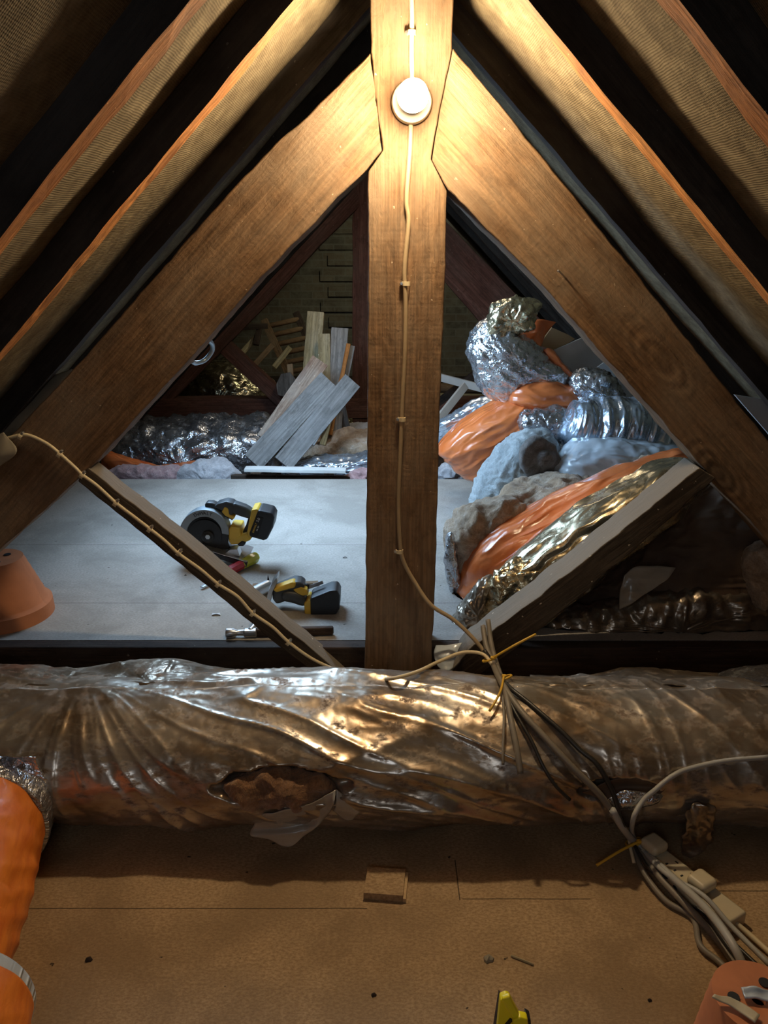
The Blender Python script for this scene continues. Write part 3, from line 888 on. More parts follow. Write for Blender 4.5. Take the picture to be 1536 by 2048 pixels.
def rolldisp(s, a, p):
    # a=0 top, sign so that the camera side is positive arc
    arc = (a if a < math.pi else a - 2 * math.pi)
    v = -arc * RR if SGN < 0 else arc * RR
    x = p.x
    d = 0.0
    def sm(t): t = min(1, max(0, t)); return t * t * (3 - 2 * t)
    wx, wv2 = x + .03 * N(x * 4, v * 4, 21), v + .02 * N(x * 4, v * 4, 22)
    # fan of pleats spreading from the gathered spot at the upper left
    dx, dv = wx - A0[0], wv2 - A0[1]; r = math.hypot(dx, dv); an = math.atan2(dv, dx)
    w = sm((r - .03) / .12) * (1 - sm((x - .05) / .35)) * (.35 + .65 * sm(.5 + 2.0 * N(x * 2.2, v * 3, 31)))
    d += w * (.012 * max(0, ridge(an * 3.1, r * 1.5, 1)) ** 3 + .008 * max(0, ridge(an * 7.3, r * 2.5, 6)) ** 4)
    # long folds running down to the right across the middle
    q = wv2 - .36 * (wx - .1) - .25 * (wx - .1) ** 2
    w = sm((x + .35) / .3) * (1 - sm((x - .38) / .3)) * (.4 + .6 * sm(.5 + 2.0 * N(x * 1.5, v * 4, 33)))
    d += w * (.012 * max(0, ridge(q * 9, x * .8, 3)) ** 3 + .006 * max(0, ridge(q * 22, x * 1.6, 8)) ** 4)
    # short steep pleats to the right
    q = wx - .35 * wv2
    w = sm((x - .25) / .3) * sm(.45 + 2.4 * N(x * 2.6, v * 3.2, 35))
    d += w * (.009 * max(0, ridge(q * 9, v * 2.5, 4)) ** 3 + .006 * max(0, ridge(q * 19, v * 4, 9)) ** 4)
    d += .012 * N(x * 2.5, v * 4, 2) + .005 * N(x * 8, v * 8, 4) + .0035 * crumple(Vector((x, v, .3)), 9)
    # torn hole: pushed in
    hx, hv = (x - HX) / .125, (v - HV) / .042
    q = hx * hx + hv * hv + .5 * N(x * 22, v * 22, 77)
    if q < 1.6: d -= .05 * max(0, 1 - q / 1.3) ** .5 if q < 1.3 else 0
    q2 = ((x - HX2) / .09) ** 2 + ((v - HV2) / .028) ** 2
    if q2 < 1: d -= .035 * (1 - q2) ** .5
    return d


def arc_of(px, py):
    p = RS(px, py, 0); return p.x, math.atan2(-(p.y - RC[0]) / SY, (p.z - RC[1]) / SZ) * RR


HX, HV = arc_of(565, 1573); HX2, HV2 = arc_of(1235, 1578)
SGN = 1
rr_ = empty('insulation_roll', (0.05, RC[0], 0), 'long dusty foil-wrapped insulation roll lying right across the floor in front of the truss', 'insulation roll')
# v positive toward the camera: with t=+x, u=z, v=t x u = -y  -> sin positive means camera side
roll('foil_wrap', [(-1.3, RC[0], RC[1]), (1.36, RC[0], RC[1])], RR, M['roll'], rr_, ns=230, nl=620, disp=rolldisp, squash=(SY, SZ))
# brown wool showing in the tear
def wd_(amp, f): return lambda g, v: amp * (fbm(v * f, 4)) + amp * .7 * ridge(v.x * f * 1.6, v.y * f * 1.6, v.z * f * 1.6)


hp = RS(562, 1573, 0)
o = pillow('torn_wool', [(458, 1572), (480, 1550), (530, 1541), (590, 1545), (640, 1562), (668, 1576), (640, 1595), (590, 1612), (540, 1610), (490, 1596)],
           lambda x, y: RS(x, y, -.012).y, .022, M['wool_br'], rr_, n=110, m=36, disp=wd_(.014, 16))
o['label'] = 'brown wool showing through the tear'
# hanging flap under the tear
Yh = hp.y - .01
def FL(x, y, off): q = RS(x, y, off); return q
sheet('torn_flap', [[FL(672, 1578, .012), FL(625, 1605, .014), FL(560, 1622, .014), FL(525, 1626, .012)],
                    [FL(668, 1610, .02), W(620, 1640, 1.455), W(560, 1652, 1.45), W(508, 1648, 1.455)],
                    [W(648, 1640, 1.45), W(615, 1662, 1.44), W(560, 1670, 1.435), W(501, 1672, 1.44)],
                    [W(610, 1668, 1.44), W(590, 1688, 1.435), W(565, 1692, 1.435), W(540, 1680, 1.435)]], M['film_tan'], rr_,
      disp=lambda p: Vector((0, .004 * N(p.x * 22, p.z * 22, 3), .002 * N(p.x * 30, p.z * 30, 1))), rag=.03)
sheet('torn_flap', [[FL(672, 1578, .006), FL(700, 1600, .006), FL(725, 1622, .006)], [FL(672, 1608, .012), FL(690, 1618, .012), FL(712, 1632, .01)],
                    [FL(668, 1622, .01), FL(690, 1640, .01), FL(705, 1640, .008)]], M['film_tan'], rr_)
# second tear: silver backing and hanging scrap
sheet('torn_silver_lining', [[RS(1212, 1600, .006), RS(1250, 1582, .01), RS(1300, 1585, .01), RS(1328, 1590, .006)], [RS(1225, 1612, .01), RS(1260, 1607, .016), RS(1300, 1608, .014), RS(1320, 1600, .01)],
                             [RS(1235, 1622, .008), RS(1262, 1622, .012), RS(1290, 1615, .01), RS(1315, 1606, .008)]], M['foil'], rr_,
      disp=lambda p: Vector((0, .005 * N(p.x * 40, p.z * 40, 3), 0)))
sheet('torn_brown_lining', [[RS(1165, 1585, .004), RS(1240, 1556, .003), RS(1330, 1565, .003)], [RS(1185, 1592, .004), RS(1240, 1575, -.01), RS(1330, 1578, .003)], [RS(1205, 1602, .005), RS(1245, 1588, .004), RS(1320, 1588, .006)]], M['film_dk'], rr_)
sheet('torn_scrap', [[RS(1375, 1612, .01), RS(1400, 1606, .014), RS(1432, 1610, .01)], [W(1366, 1660, 1.44), W(1396, 1660, 1.43), W(1430, 1655, 1.44)],
                     [W(1360, 1690, 1.45), W(1392, 1698, 1.44), W(1424, 1686, 1.45)], [W(1364, 1712, 1.455), W(1385, 1716, 1.45), W(1412, 1696, 1.455)]], M['foil_dk'], rr_,
      disp=lambda p: Vector((.008 * N(p.z * 50, p.x * 50, 1), .010 * N(p.x * 60, p.z * 60, 3), .006 * N(p.x * 60, 5, p.z * 60))), rag=.12)
# loose film edge along the back of the roll
def edge(name, xs, ys, mat, parent, sd):
    r0, r1, r2 = [], [], []
    for x, y in zip(xs, ys):
        r0.append(W(x, 1372, 1.63) + Vector((0, 0, .0)))
        r1.append(W(x, y + 6, 1.80)); r2.append(W(x + 12 * N(x, sd), y, 1.86))
    r0 = [Vector((p.x, RC[0] + .02, RC[1] + RR * SZ * .985)) for p in r0]
    return sheet(name, [r0, r1, r2], mat, parent, disp=lambda p: Vector((0, .006 * N(p.x * 20, p.y * 20, sd), .008 * N(p.x * 14, p.y * 30, sd) + .003 * N(p.x * 60, p.y * 40, sd))))


edge('loose_film', [-60, 60, 160, 250, 330, 420, 500], [1326, 1330, 1336, 1322, 1318, 1330, 1345], M['foil_dk'], rr_, 3)
edge('loose_film', [1060, 1130, 1190, 1260, 1330, 1400, 1440], [1352, 1350, 1348, 1336, 1340, 1342, 1350], M['foil_dk'], rr_, 9)
edge('loose_film', [1430, 1470, 1520, 1600, 1680], [1350, 1338, 1330, 1334, 1336], M['foil'], rr_, 12)
edge('loose_film', [600, 680, 760, 840, 900, 990], [1352, 1358, 1346, 1350, 1360, 1354], M['film_grey'], rr_, 15)

# ------------------------------------------------------------------ orange rolls at the lower left
def orolldisp(sd):
    def f(s, a, p):
        return .007 * ridge(s * 6 + math.sin(a) * 1.4, a * .8, sd) * .8 + .003 * ridge(s * 16 + math.cos(a) * 2, a * 1.4, sd + 4) + .004 * N(s * 4, math.cos(a) * 2, sd)
    return f


r1 = empty('insulation_roll', (-.80, 1.22, 0), 'orange wrapped insulation roll with a silver lip at its far end, lower left', 'insulation roll')
roll('wrap', [(-.770, 1.0, .130), (-.853, 1.385, .138)], lambda f: .136 * (.97 + .03 * math.sin(f * 3.1)), M['orange_roll'], r1, ns=110, nl=110, disp=orolldisp(1))
roll('silver_lip', [(-.853, 1.38, .140), (-.860, 1.435, .142)], .143, M['foil'], r1, ns=110, nl=8, disp=lambda s, a, p: .003 * N(a * 3, s * 40))
sheet('foil_tuft', [[W(0, 1532, 1.42), W(40, 1540, 1.42), W(95, 1562, 1.42)], [W(-5, 1522, 1.44), W(35, 1518, 1.43), W(78, 1530, 1.43)], [W(5, 1516, 1.42), W(40, 1513, 1.42), W(70, 1514, 1.42)]], M['foil'], r1,
      disp=lambda p: Vector((0, .006 * N(p.x * 50, p.z * 50, 1), .003 * N(p.x * 60, 4, p.z * 40))))
r2 = empty('insulation_roll', (-.66, .78, 0), 'nearer orange wrapped insulation roll, cut off by the lower left corner', 'insulation roll')
roll('wrap', [(-.60, .50, .125), (-.695, .955, .125)], .122, M['orange_roll'], r2, ns=110, nl=110, disp=orolldisp(5))
roll('silver_lip', [(-.694, .95, .125), (-.70, .985, .126)], .124, M['film_grey'], r2, ns=110, nl=8)

# ------------------------------------------------------------------ things on the near floor
a = G(725, 1792, .0); b = G(808, 1797, .0)
oc = empty('board_offcut', G(768, 1785), 'small chipboard offcut with a pale sawn edge lying on the near floor', 'offcut')
p0 = G(724, 1805, 0); p1 = G(809, 1811, 0); q0 = G(733, 1780, 0)
h = .018
P = [G(727, 1799, 0), G(806, 1805, 0)]
ux = (P[1] - P[0]).normalized(); uy = Vector((-ux.y, ux.x, 0)); Lx = (P[1] - P[0]).length; Ly = .075
V = [P[0], P[1], P[1] + uy * Ly, P[0] + uy * Ly]; V += [v + Vector((0, 0, h)) for v in V]
mk('board', V, [[0, 3, 2, 1], [4, 5, 6, 7], [0, 1, 5, 4], [1, 2, 6, 5], [2, 3, 7, 6], [3, 0, 4, 7]], M['chip_near'], oc, bevel=.0008)
e = ux * .003
V = [P[1], P[1] + e * 2, P[1] + e * 2 + uy * Ly, P[1] + uy * Ly]; V += [v + Vector((0, 0, h * .55)) for v in V]
o = mk('sawn_edge', V, [[0, 3, 2, 1], [4, 5, 6, 7], [0, 1, 5, 4], [1, 2, 6, 5], [2, 3, 7, 6], [3, 0, 4, 7]], M['chip_cut'], oc); o['label'] = 'pale rebated sawn edge'
# socket strip with plugs
ps = empty('socket_strip', G(1390, 1785), 'cream four-way mains socket strip lying on the near floor under the cables', 'socket strip')
a = G(1292, 1702, .018); b = G(1475, 1848, .018)
ax = (b - a).normalized(); sd_ = Vector((-ax.y, ax.x, 0))
beam('casing', a, b, .056, .034, M['white_pl'], ps, bevel=.006)
for k in range(3):
    cc = a.lerp(b, .30 + .17 * k) + Vector((0, 0, .0172)) + sd_ * .004
    if k == 2: continue
    beam('earth_slot', cc - ax * .004 + sd_ * .010, cc + ax * .004 + sd_ * .010, .004, .0012, M['black'], ps)
    beam('pin_slot', cc + ax * .012 - sd_ * .012, cc + ax * .016 - sd_ * .012, .007, .0012, M['black'], ps)
    beam('pin_slot', cc - ax * .010 - sd_ * .012, cc - ax * .006 - sd_ * .012, .007, .0012, M['black'], ps)
def plug(f, label):
    c = a.lerp(b, f); r = empty('mains_plug', c + Vector((0, 0, .018)), label, 'plug')
    beam('plug_body', c - ax * .024 + Vector((0, 0, .032)), c + ax * .022 + Vector((0, 0, .032)), .046, .026, M['white_pl'], r, bevel=.009)
    beam('pin_plate', c - ax * .018 + Vector((0, 0, .0182)), c + ax * .018 + Vector((0, 0, .0182)), .04, .0012, M['white_pl'], r)
plug(.085, 'cream mains plug at the far end of the socket strip, under the roll')
plug(.62, 'cream mains plug in the middle of the socket strip, nearer the camera')
# splinter and small scraps on the floor
tag(beam('wood_splinter', G(1022, 1911, .003), G(1068, 1929, .003), .004, .004, M['wood_tan'], jit=.001), 'thin pale wood splinter lying on the near floor', 'splinter')
for x, y, s, l in ((178, 1918, .007, 'small dark crumb on the near floor beside the orange roll'), (748, 1989, .005, 'tiny dark crumb on the near floor left of the yellow tool'),
                   (978, 1916, .010, 'pale dusty crumb on the near floor left of the splinter'), (1300, 2000, .004, 'tiny dark crumb on the near floor left of the corner flowerpot')):
    p = G(x, y, s * .4)
    o = lathe('debris_crumb', [(0, -s * .4), (s, -s * .3), (s * .9, s * .1), (s * .4, s * .45), (0, s * .5)], M['wood_dk'] if 'dark' in l else M['pale_felt'], p, ns=9, wob=s * .6)
    tag(o, l, 'debris')
# yellow tool at the bottom edge
yt = empty('clamp', G(1030, 2120), 'bright yellow plastic clamp jaw poking up at the bottom edge', 'clamp')
z0 = .12
prism('jaw', [(988, 2130), (1001, 2001), (1012, 1996), (1020, 1998), (1040, 2036), (1062, 2130)], 0.9700, 0.9850, M['bright_yellow'], yt, bevel=.002)
prism('grip', [(1003, 2000), (1020, 1994), (1040, 2033), (1026, 2040)], 0.9600, 0.9700, M['bright_yellow'], yt, bevel=.003)
prism('spring_arm', [(1026, 2042), (1040, 2036), (1056, 2040), (1064, 2130), (1030, 2130)], 0.9550, 0.9700, M['bright_yellow'], yt, bevel=.003)
prism('back_plate', [(980, 2130), (1000, 2000), (1004, 2004), (990, 2130)], 0.9850, 1.0050, M['wood_dk'], yt, bevel=.001)
prism('pad', [(1052, 2036), (1062, 2042), (1066, 2130), (1054, 2130)], 0.9700, 0.9900, M['black'], yt, bevel=.002)
prism('slot', [(1008, 2050), (1020, 2036), (1028, 2040), (1014, 2054)], 0.9695, 0.9720, M['black'], yt, bevel=0)


# ------------------------------------------------------------------ flowerpots
def pot(name, base, R, h, rt, label, cat='flowerpot'):
    r = empty(name, base, label, cat)
    prof = [(R * .93, 0.0), (R, 0.0), (R * .985, h * .22), (R * .93, h * .245), (R * .905, h * .27)]
    for k in range(12):
        f = k / 11; rr = R * .905 * (1 - f) + rt * f
        prof.append((rr - (.0012 if k % 2 else 0), h * (.27 + .70 * f)))
    prof += [(rt * .97, h), (rt * .3, h * .99), (rt * .16, h * .985), (rt * .14, h * .93), (rt * .5, h * .93), (rt * .85, h * .93), (R * .85, .0), (R * .93, 0)]
    lathe('pot_body', prof, M['terra'], base, r, ns=72, wob=.0006)
    for k in range(3):
        aa = 1.0 + 2.1 * k
        c = Vector(base) + Vector((math.cos(aa) * rt * .55, math.sin(aa) * rt * .45, h * .9965))
        lathe('drain_hole', [(0, 0), (rt * .13, 0), (rt * .13, .0012), (0, .0012)], M['black'], c, r, ns=14)
    return r


pot('flowerpot', G(8, 1229, ZF), .149, .19, .083, 'upturned terracotta flowerpot on the boarded floor at the left edge')
pb = G(1518, 1995, .20); pb.z = 0
pot('flowerpot', pb, .098, .20, .070, 'upturned terracotta flowerpot with scraps on top, bottom right corner')
def scrap(pts, label, mat, sol=.003):
    o = sheet('plastic_scrap', pts, M[mat], solid=sol, disp=lambda p: Vector((0, 0, .004 * N(p.x * 50, p.y * 50)))); tag(o, label, 'scrap')
scrap([[G(1428, 1988, .215), G(1470, 2000, .208), G(1520, 2030, .206)], [G(1424, 1994, .215), G(1462, 2012, .208), G(1510, 2046, .206)]], 'cream plastic strip lying on the corner flowerpot, sticking out left', 'white_pl')
scrap([[G(1482, 1976, .206), G(1510, 1974, .21), G(1545, 1985, .206)], [G(1490, 1995, .208), G(1515, 1998, .206), G(1550, 2005, .207)]], 'pale blue-grey plastic scrap on the back of the corner flowerpot', 'film_grey')

# ------------------------------------------------------------------ the circular saw
YS = 2.66
saw = empty('circular_saw', G(445, 1112, ZF), 'yellow and black cordless circular saw standing on the boarded floor', 'circular saw')
cx, cy, R0, R1 = 408, 1068, 50, 35
def arcp(c, r, a0, a1, n, sy=.97): return [(c[0] + r * math.cos(math.radians(a0 + (a1 - a0) * k / n)), c[1] - r * sy * math.sin(math.radians(a0 + (a1 - a0) * k / n))) for k in range(n + 1)]
prism('upper_guard', arcp((cx, cy), R0, 192, -3, 26) + arcp((cx, cy), R1, 0, 190, 22), YS, YS + .05, M['guard'], saw, bevel=.003)
prism('guard_back', arcp((cx, cy), R0 - 1, 200, -20, 20) , YS + .045, YS + .06, M['guard'], saw, bevel=.002)
o = prism('lower_guard', arcp((cx, cy + 2), 37, 0, 360, 40)[:-1], YS + .012, YS + .03, M['blade'], saw, bevel=.002)
lathe('blade', [(0, 0), (.058, 0), (.058, .0025), (0, .0025)], M['blade'], W(cx + 3, cy + 2, YS + .008), saw, axis=(0, -1, 0), ns=40)
lathe('blade_flange', [(0, 0), (.022, 0), (.022, .008), (.016, .012), (.014, .012), (.014, .018), (0, .02)], M['black'], W(cx + 8, cy + 5, YS + .006), saw, axis=(0, -1, 0), ns=32)
lathe('blade_bolt', [(0, 0), (.009, 0), (.009, .006), (0, .006)], M['steel'], W(cx + 8, cy + 5, YS - .014), saw, axis=(0, -1, 0), ns=6)
prism('guard_skirt', [(445, 1058), (458, 1062), (456, 1085), (462, 1098), (430, 1100), (440, 1080)], YS + .01, YS + .04, M['blade'], saw, bevel=.002)
# base plate
pp = [W(398, 1091, YS - .01), W(496, 1120, YS - .01)]
beam('base_plate', pp[0] + Vector((0, .05, 0)), pp[1] + Vector((0, .05, 0)), .15, .005, M['steel'], saw, bevel=.001)
beam('base_edge', pp[0] + Vector((0, -.022, -.008)), pp[1] + Vector((0, -.022, -.008)), .006, .02, M['black'], saw, bevel=.001)
prism('depth_bracket', [(448, 1108), (460, 1099), (474, 1098), (480, 1112), (465, 1112)], YS - .015, YS + .03, M['steel'], saw, bevel=.002)
prism('front_knob', [(408, 1010), (413, 1005), (425, 1006), (433, 1010), (445, 1020), (440, 1027), (412, 1021)], YS + .03, YS + .07, M['black'], saw, bevel=.008)
prism('top_housing', [(427, 1014), (434, 1008), (452, 1003), (464, 1006), (472, 1014), (460, 1040), (448, 1034), (443, 1022)], YS + .02, YS + .075, M['dkgrey'], saw, bevel=.006)
prism('yellow_shroud', [(443, 1024), (449, 1014), (456, 1018), (458, 1030), (470, 1034), (466, 1040), (450, 1032)], YS + .016, YS + .05, M['yellow'], saw, bevel=.003)
prism('trigger', [(455, 1030), (464, 1030), (469, 1036), (464, 1041), (456, 1036)], YS + .03, YS + .05, M['black'], saw, bevel=.002)
prism('handle', [(460, 1010), (470, 1007), (490, 1014), (503, 1022), (506, 1032), (500, 1040), (486, 1036), (462, 1028)], YS + .02, YS + .065, M['dkgrey'], saw, bevel=.01)
prism('handle_post', [(498, 1030), (508, 1026), (504, 1052), (492, 1072), (484, 1066), (492, 1050)], YS + .02, YS + .06, M['dkgrey'], saw, bevel=.006)
prism('motor', [(457, 1058), (462, 1055), (480, 1056), (482, 1072), (470, 1082), (457, 1080)], YS + .0, YS + .09, M['yellow'], saw, bevel=.005)
prism('motor_foot', [(456, 1080), (484, 1070), (494, 1066), (502, 1080), (484, 1088), (462, 1090)], YS + .0, YS + .08, M['yellow'], saw, bevel=.004)
prism('lock_lever', [(474, 1090), (484, 1082), (492, 1086), (487, 1093), (478, 1093)], YS - .005, YS + .02, M['black'], saw, bevel=.004)
prism('battery_mount', [(503, 1020), (514, 1018), (518, 1022), (503, 1078), (496, 1074), (494, 1064)], YS - .005, YS + .075, M['yellow'], saw, bevel=.003)
bt = prism('battery', [(516, 1020), (543, 1026), (549, 1036), (546, 1056), (534, 1080), (526, 1082), (501, 1075), (497, 1070)], YS - .012, YS + .08, M['black'], saw, bevel=.008)


def text(name, body, loc, rot, size, mat, parent, ext=.0006):
    cu = bpy.data.curves.new(name, 'FONT'); cu.body = body; cu.size = size; cu.extrude = ext; cu.align_x = 'CENTER'; cu.align_y = 'CENTER'
    ob = bpy.data.objects.new(name, cu); COL.objects.link(ob)
    dg = bpy.context.evaluated_depsgraph_get()
    me = bpy.data.meshes.new_from_object(ob.evaluated_get(dg)); bpy.data.objects.remove(ob)
    me.materials.clear(); me.materials.append(mat)
    o = bpy.data.objects.new(name, me); COL.objects.link(o)
    mw = Matrix.Translation(Vector(loc)) @ rot.to_4x4()
    o.parent = parent; o.matrix_parent_inverse = Matrix.Translation(-parent.location); o.matrix_basis = mw
    return o


def face_rot(tilt=0.0):     # stand text upright facing -Y, turned by tilt in its plane
    return Matrix.Rotation(math.pi / 2, 3, 'X') @ Matrix.Rotation(tilt, 3, 'Z')


word = 'DEWALT'
for k, ch in enumerate(word):
    an = math.radians(114 - k * 8.5)
    x = cx + 42.5 * math.cos(an); y = cy - 42.5 * .97 * math.sin(an)
    text('guard_lettering', ch if ch != 'E' else 'e', W(x, y, YS - .0005), face_rot(an - math.pi / 2), .0165, M['print_dk'], saw)
prism('battery_label', [(506, 1072), (502, 1070), (514, 1032), (527, 1036), (518, 1066), (514, 1074)], YS - .0135, YS - .0125, M['print_dk'], bt, bevel=0)
text('label_lettering', '5.0', W(516.5, 1040, YS - .0145), face_rot(math.radians(62)), .013, M['print_lt'], bt)
text('label_lettering', 'DEWALT', W(509.5, 1056, YS - .0145), face_rot(math.radians(68)), .0095, M['yellow'], bt)
text('label_lettering', 'XR 18V', W(515.5, 1057, YS - .0145), face_rot(math.radians(68)), .0065, M['print_lt'], bt)

# screwdriver / chisel with a red and lime handle
ck = empty('chisel', G(470, 1130, ZF), 'chisel with a red and lime plastic handle lying in front of the saw', 'chisel')
c0 = G(456, 1143, ZF + .02); c1 = G(513, 1113, ZF + .026)
d = (c1 - c0).normalized(); LL = (c1 - c0).length
lathe('handle', [(0, 0), (.013, 0), (.0175, LL * .12), (.0185, LL * .45)], M['red'], c0, ck, axis=d, ns=8)
lathe('handle_butt', [(.0185, LL * .45), (.020, LL * .7), (.0215, LL * .92), (.016, LL), (0, LL)], M['lime'], c0, ck, axis=d, ns=8)
lathe('ferrule', [(0, -.03), (.005, -.03), (.007, 0), (0, 0)], M['steel'], c0, ck, axis=d, ns=12)
beam('chisel_blade', c0 - d * .03, c0 - d * .13 + Vector((0, 0, -.006)), .014, .004, M['steel'], ck)

# hammer
hm = empty('claw_hammer', G(500, 1268, ZF), 'steel claw hammer lying on the boarded floor beside the tie beam', 'hammer')
YH = G(480, 1272, ZF + .014).y
h0 = G(463, 1266, ZF + .015)
hd = Vector((1, 0.06, 0)).normalized()
lathe('hammer_face', [(0, -.016), (.0135, -.016), (.0145, -.013), (.0145, .006), (.009, .016), (.009, .03), (.011, .045), (.0, .045)], M['steel'], h0, hm, axis=hd, ns=28)
beam('hammer_cheek', h0 + hd * .035, h0 + hd * .075, .024, .022, M['steel'], hm, bevel=.005)
tube('claw', [h0 + hd * .055 + Vector((0, 0, .004)), h0 + hd * .062 + Vector((0, .025, .008)), h0 + hd * .055 + Vector((0, .055, .014)), h0 + hd * .048 + Vector((0, .085, .008))], .010, M['steel'], hm, rf=lambda f: 1 - .65 * f)
beam('hammer_handle', h0 + hd * .07 + Vector((0, -.0, 0)), h0 + hd * .30 + Vector((0, -.0, 0)), .02, .026, M['wood_dk'], hm, bevel=.006)

# cordless reciprocating tool lying on its side
YD = 2.30
dr = empty('cordless_jigsaw', G(600, 1225, ZF), 'yellow and black cordless jigsaw lying on its side with a chunky black battery', 'jigsaw')
prism('body', [(544, 1180), (556, 1176), (586, 1164), (600, 1165), (610, 1172), (602, 1190), (588, 1196), (566, 1206), (552, 1210), (545, 1200)], YD, YD + .06, M['dkgrey'], dr, bevel=.008)
prism('yellow_side', [(545, 1180), (552, 1176), (585, 1164), (592, 1167), (590, 1176), (552, 1186)], YD - .006, YD + .03, M['yellow'], dr, bevel=.005)
prism('trigger_guard', [(586, 1180), (602, 1175), (614, 1180), (617, 1190), (606, 1192), (594, 1188)], YD - .004, YD + .03, M['yellow'], dr, bevel=.003)
prism('handle', [(560, 1190), (574, 1184), (592, 1186), (606, 1194), (616, 1202), (612, 1216), (600, 1214), (582, 1208), (566, 1206)], YD - .012, YD + .035, M['dkgrey'], dr, bevel=.012)
prism('sole_plate', [(532, 1206), (536, 1185), (542, 1170), (554, 1155), (555, 1164), (545, 1184), (541, 1204)], YD - .01, YD + .05, M['steel'], dr, bevel=.002)
prism('battery_collar', [(608, 1208), (616, 1200), (624, 1204), (624, 1245), (618, 1240), (609, 1226)], YD - .02, YD + .05, M['yellow'], dr, bevel=.003)
prism('battery', [(620, 1198), (660, 1182), (674, 1181), (680, 1192), (679, 1218), (672, 1230), (628, 1248), (621, 1244)], YD - .025, YD + .055, M['black'], dr, bevel=.007)
beam('saw_blade', W(614, 1176, YD + .03), W(646, 1164, YD + .03), .012, .004, M['steel'], dr, up=(0, -1, 0))
tube('blade_clamp', [W(606, 1172, YD + .03), W(618, 1174, YD + .03)], .011, M['black'], dr, smooth_path=False)
tag(beam('thin_batten', G(505, 1172, ZF + .006), G(637, 1166, ZF + .006) , .022, .010, M['wood'], jit=.001), 'thin wooden batten lying behind the jigsaw', 'batten')
bo = G(520, 1180, ZF + .022)
tag(lathe('metal_tin', [(0, -.04), (.021, -.04), (.022, .0), (.021, .04), (0, .04)], M['steel'], bo, axis=(.5, .8, 0), ns=28), 'small metal cylinder lying left of the jigsaw behind the strut', 'cylinder')
tag(sheet('metal_sliver', [[G(533, 1170, ZF + .002), G(536, 1150, ZF + .03)], [G(540, 1170, ZF + .002), G(538, 1158, ZF + .02)]], M['blade'], solid=.0015), 'thin dark metal sliver standing by the metal cylinder', 'sliver')
for x, y, s, l in ((690, 1117, .008, 'dark bent scrap on the boarded floor left of the centre post'), (432, 1232, .014, 'white paper scrap on the boarded floor near the hammer'),
                   (371, 1153, .004, 'dark speck on the boarded floor under the strut, left of the saw'), (910, 1026, .012, 'small wood chip on the boarded floor right of the centre post')):
    p = G(x, y, ZF)
    o = sheet('floor_scrap', [[p + Vector((-s, 0, .002)), p + Vector((0, .003, .006)), p + Vector((s, .002, .002))], [p + Vector((-s, s, .003)), p + Vector((0, s, .002)), p + Vector((s * .7, s, .004))]],
              M['black'] if 'dark' in l else M['board_gr'], solid=.001)
    tag(o, l, 'scrap')

# ------------------------------------------------------------------ right-hand pile of insulation
def wr(amp, f, amp2=0, f2=0, sd=0.0, stretch=.3, cr=.02, crf=11):
    def fn(g, v):
        kz = .2 if stretch < .2 else 1.0
        g = Vector((g.x, g.y + (.018 * N(g.x * 6, g.y * 5, sd) + .006 * N(g.x * 18, g.y * 12, g.z * 9) if stretch < .2 else 0), g.z))
        amp_ = amp * (1 + .9 * N(g.x * 9, g.y * 6, sd + 3))
        r = amp_ * max(-.5, ridge(g.x * f * stretch, g.y * f, g.z * f * kz + sd))
        if cr: r += cr * crumple(Vector((g.x * (.5 + stretch * .5), g.y, g.z + sd)), crf)
        if amp2: r += amp2 * ridge(g.x * f2 * (stretch * 2 if stretch < .2 else 1), g.y * f2, g.z * f2 * kz + sd)
        return r
    return fn


ins = 'insulation'
def bag(name, out, Y, T, mat, label, fold=(1, 0, 0), disp=None, cat='insulation', group=None, ctr=None, zmin=None, n=150, m=54, p=.75):
    o = pillow(name, out, Y, T, M[mat], disp=disp, fold=fold, ctr=ctr, zmin=zmin, n=n, m=m, p=p)
    return tag(o, label, cat, group)


bag('foil_insulation', [(935, 700), (945, 670), (975, 640), (1005, 648), (1060, 680), (1110, 720), (1142, 748), (1130, 775), (1060, 798), (1000, 802), (962, 775), (946, 735)],
    3.5, .16, 'foil', 'big crumpled silver foil insulation bag at the top of the right-hand pile', (.8, 0, -.6), wr(.010, 9, .004, 26, 1, .3, .020, 20))
bag('foil_scrap', [(978, 668), (983, 628), (1000, 606), (1018, 600), (1046, 606), (1072, 608), (1062, 630), (1062, 655), (1040, 662), (1015, 676), (990, 690)],
    3.42, .05, 'foil_gold', 'tuft of torn foil standing up at the very top of the pile', (0.3, 0, 1), wr(.016, 14, .006, 30, 4, .3, .02, 22), n=110, m=36)
sheet_o = sheet('orange_film_scrap', [[W(1040, 672, 3.5), W(1070, 640, 3.52), W(1112, 644, 3.54)], [W(1050, 690, 3.46), W(1075, 668, 3.46), W(1092, 668, 3.5)], [W(1062, 700, 3.44), W(1080, 692, 3.44), W(1082, 694, 3.46)]], M['orange'],
                disp=lambda p: Vector((0, .012 * N(p.x * 25, p.z * 25), 0)), solid=.002)
tag(sheet_o, 'torn orange film flap behind the foil tuft', 'film')
bag('orange_film_scrap', [(1085, 700), (1105, 698), (1130, 730), (1160, 762), (1140, 768), (1105, 730)], 3.42, .03, 'orange', 'narrow orange film fold along the right edge of the top foil bag', (.7, 0, -.7), wr(.004, 16), n=80, m=20, cat='film')
prism_o = prism('cardboard_piece', [(1078, 690), (1104, 655), (1138, 670), (1150, 678), (1112, 704)], 3.56, 3.575, M['card'], bevel=.001)
tag(prism_o, 'brown cardboard piece behind the foil bag near the right timber', 'cardboard')
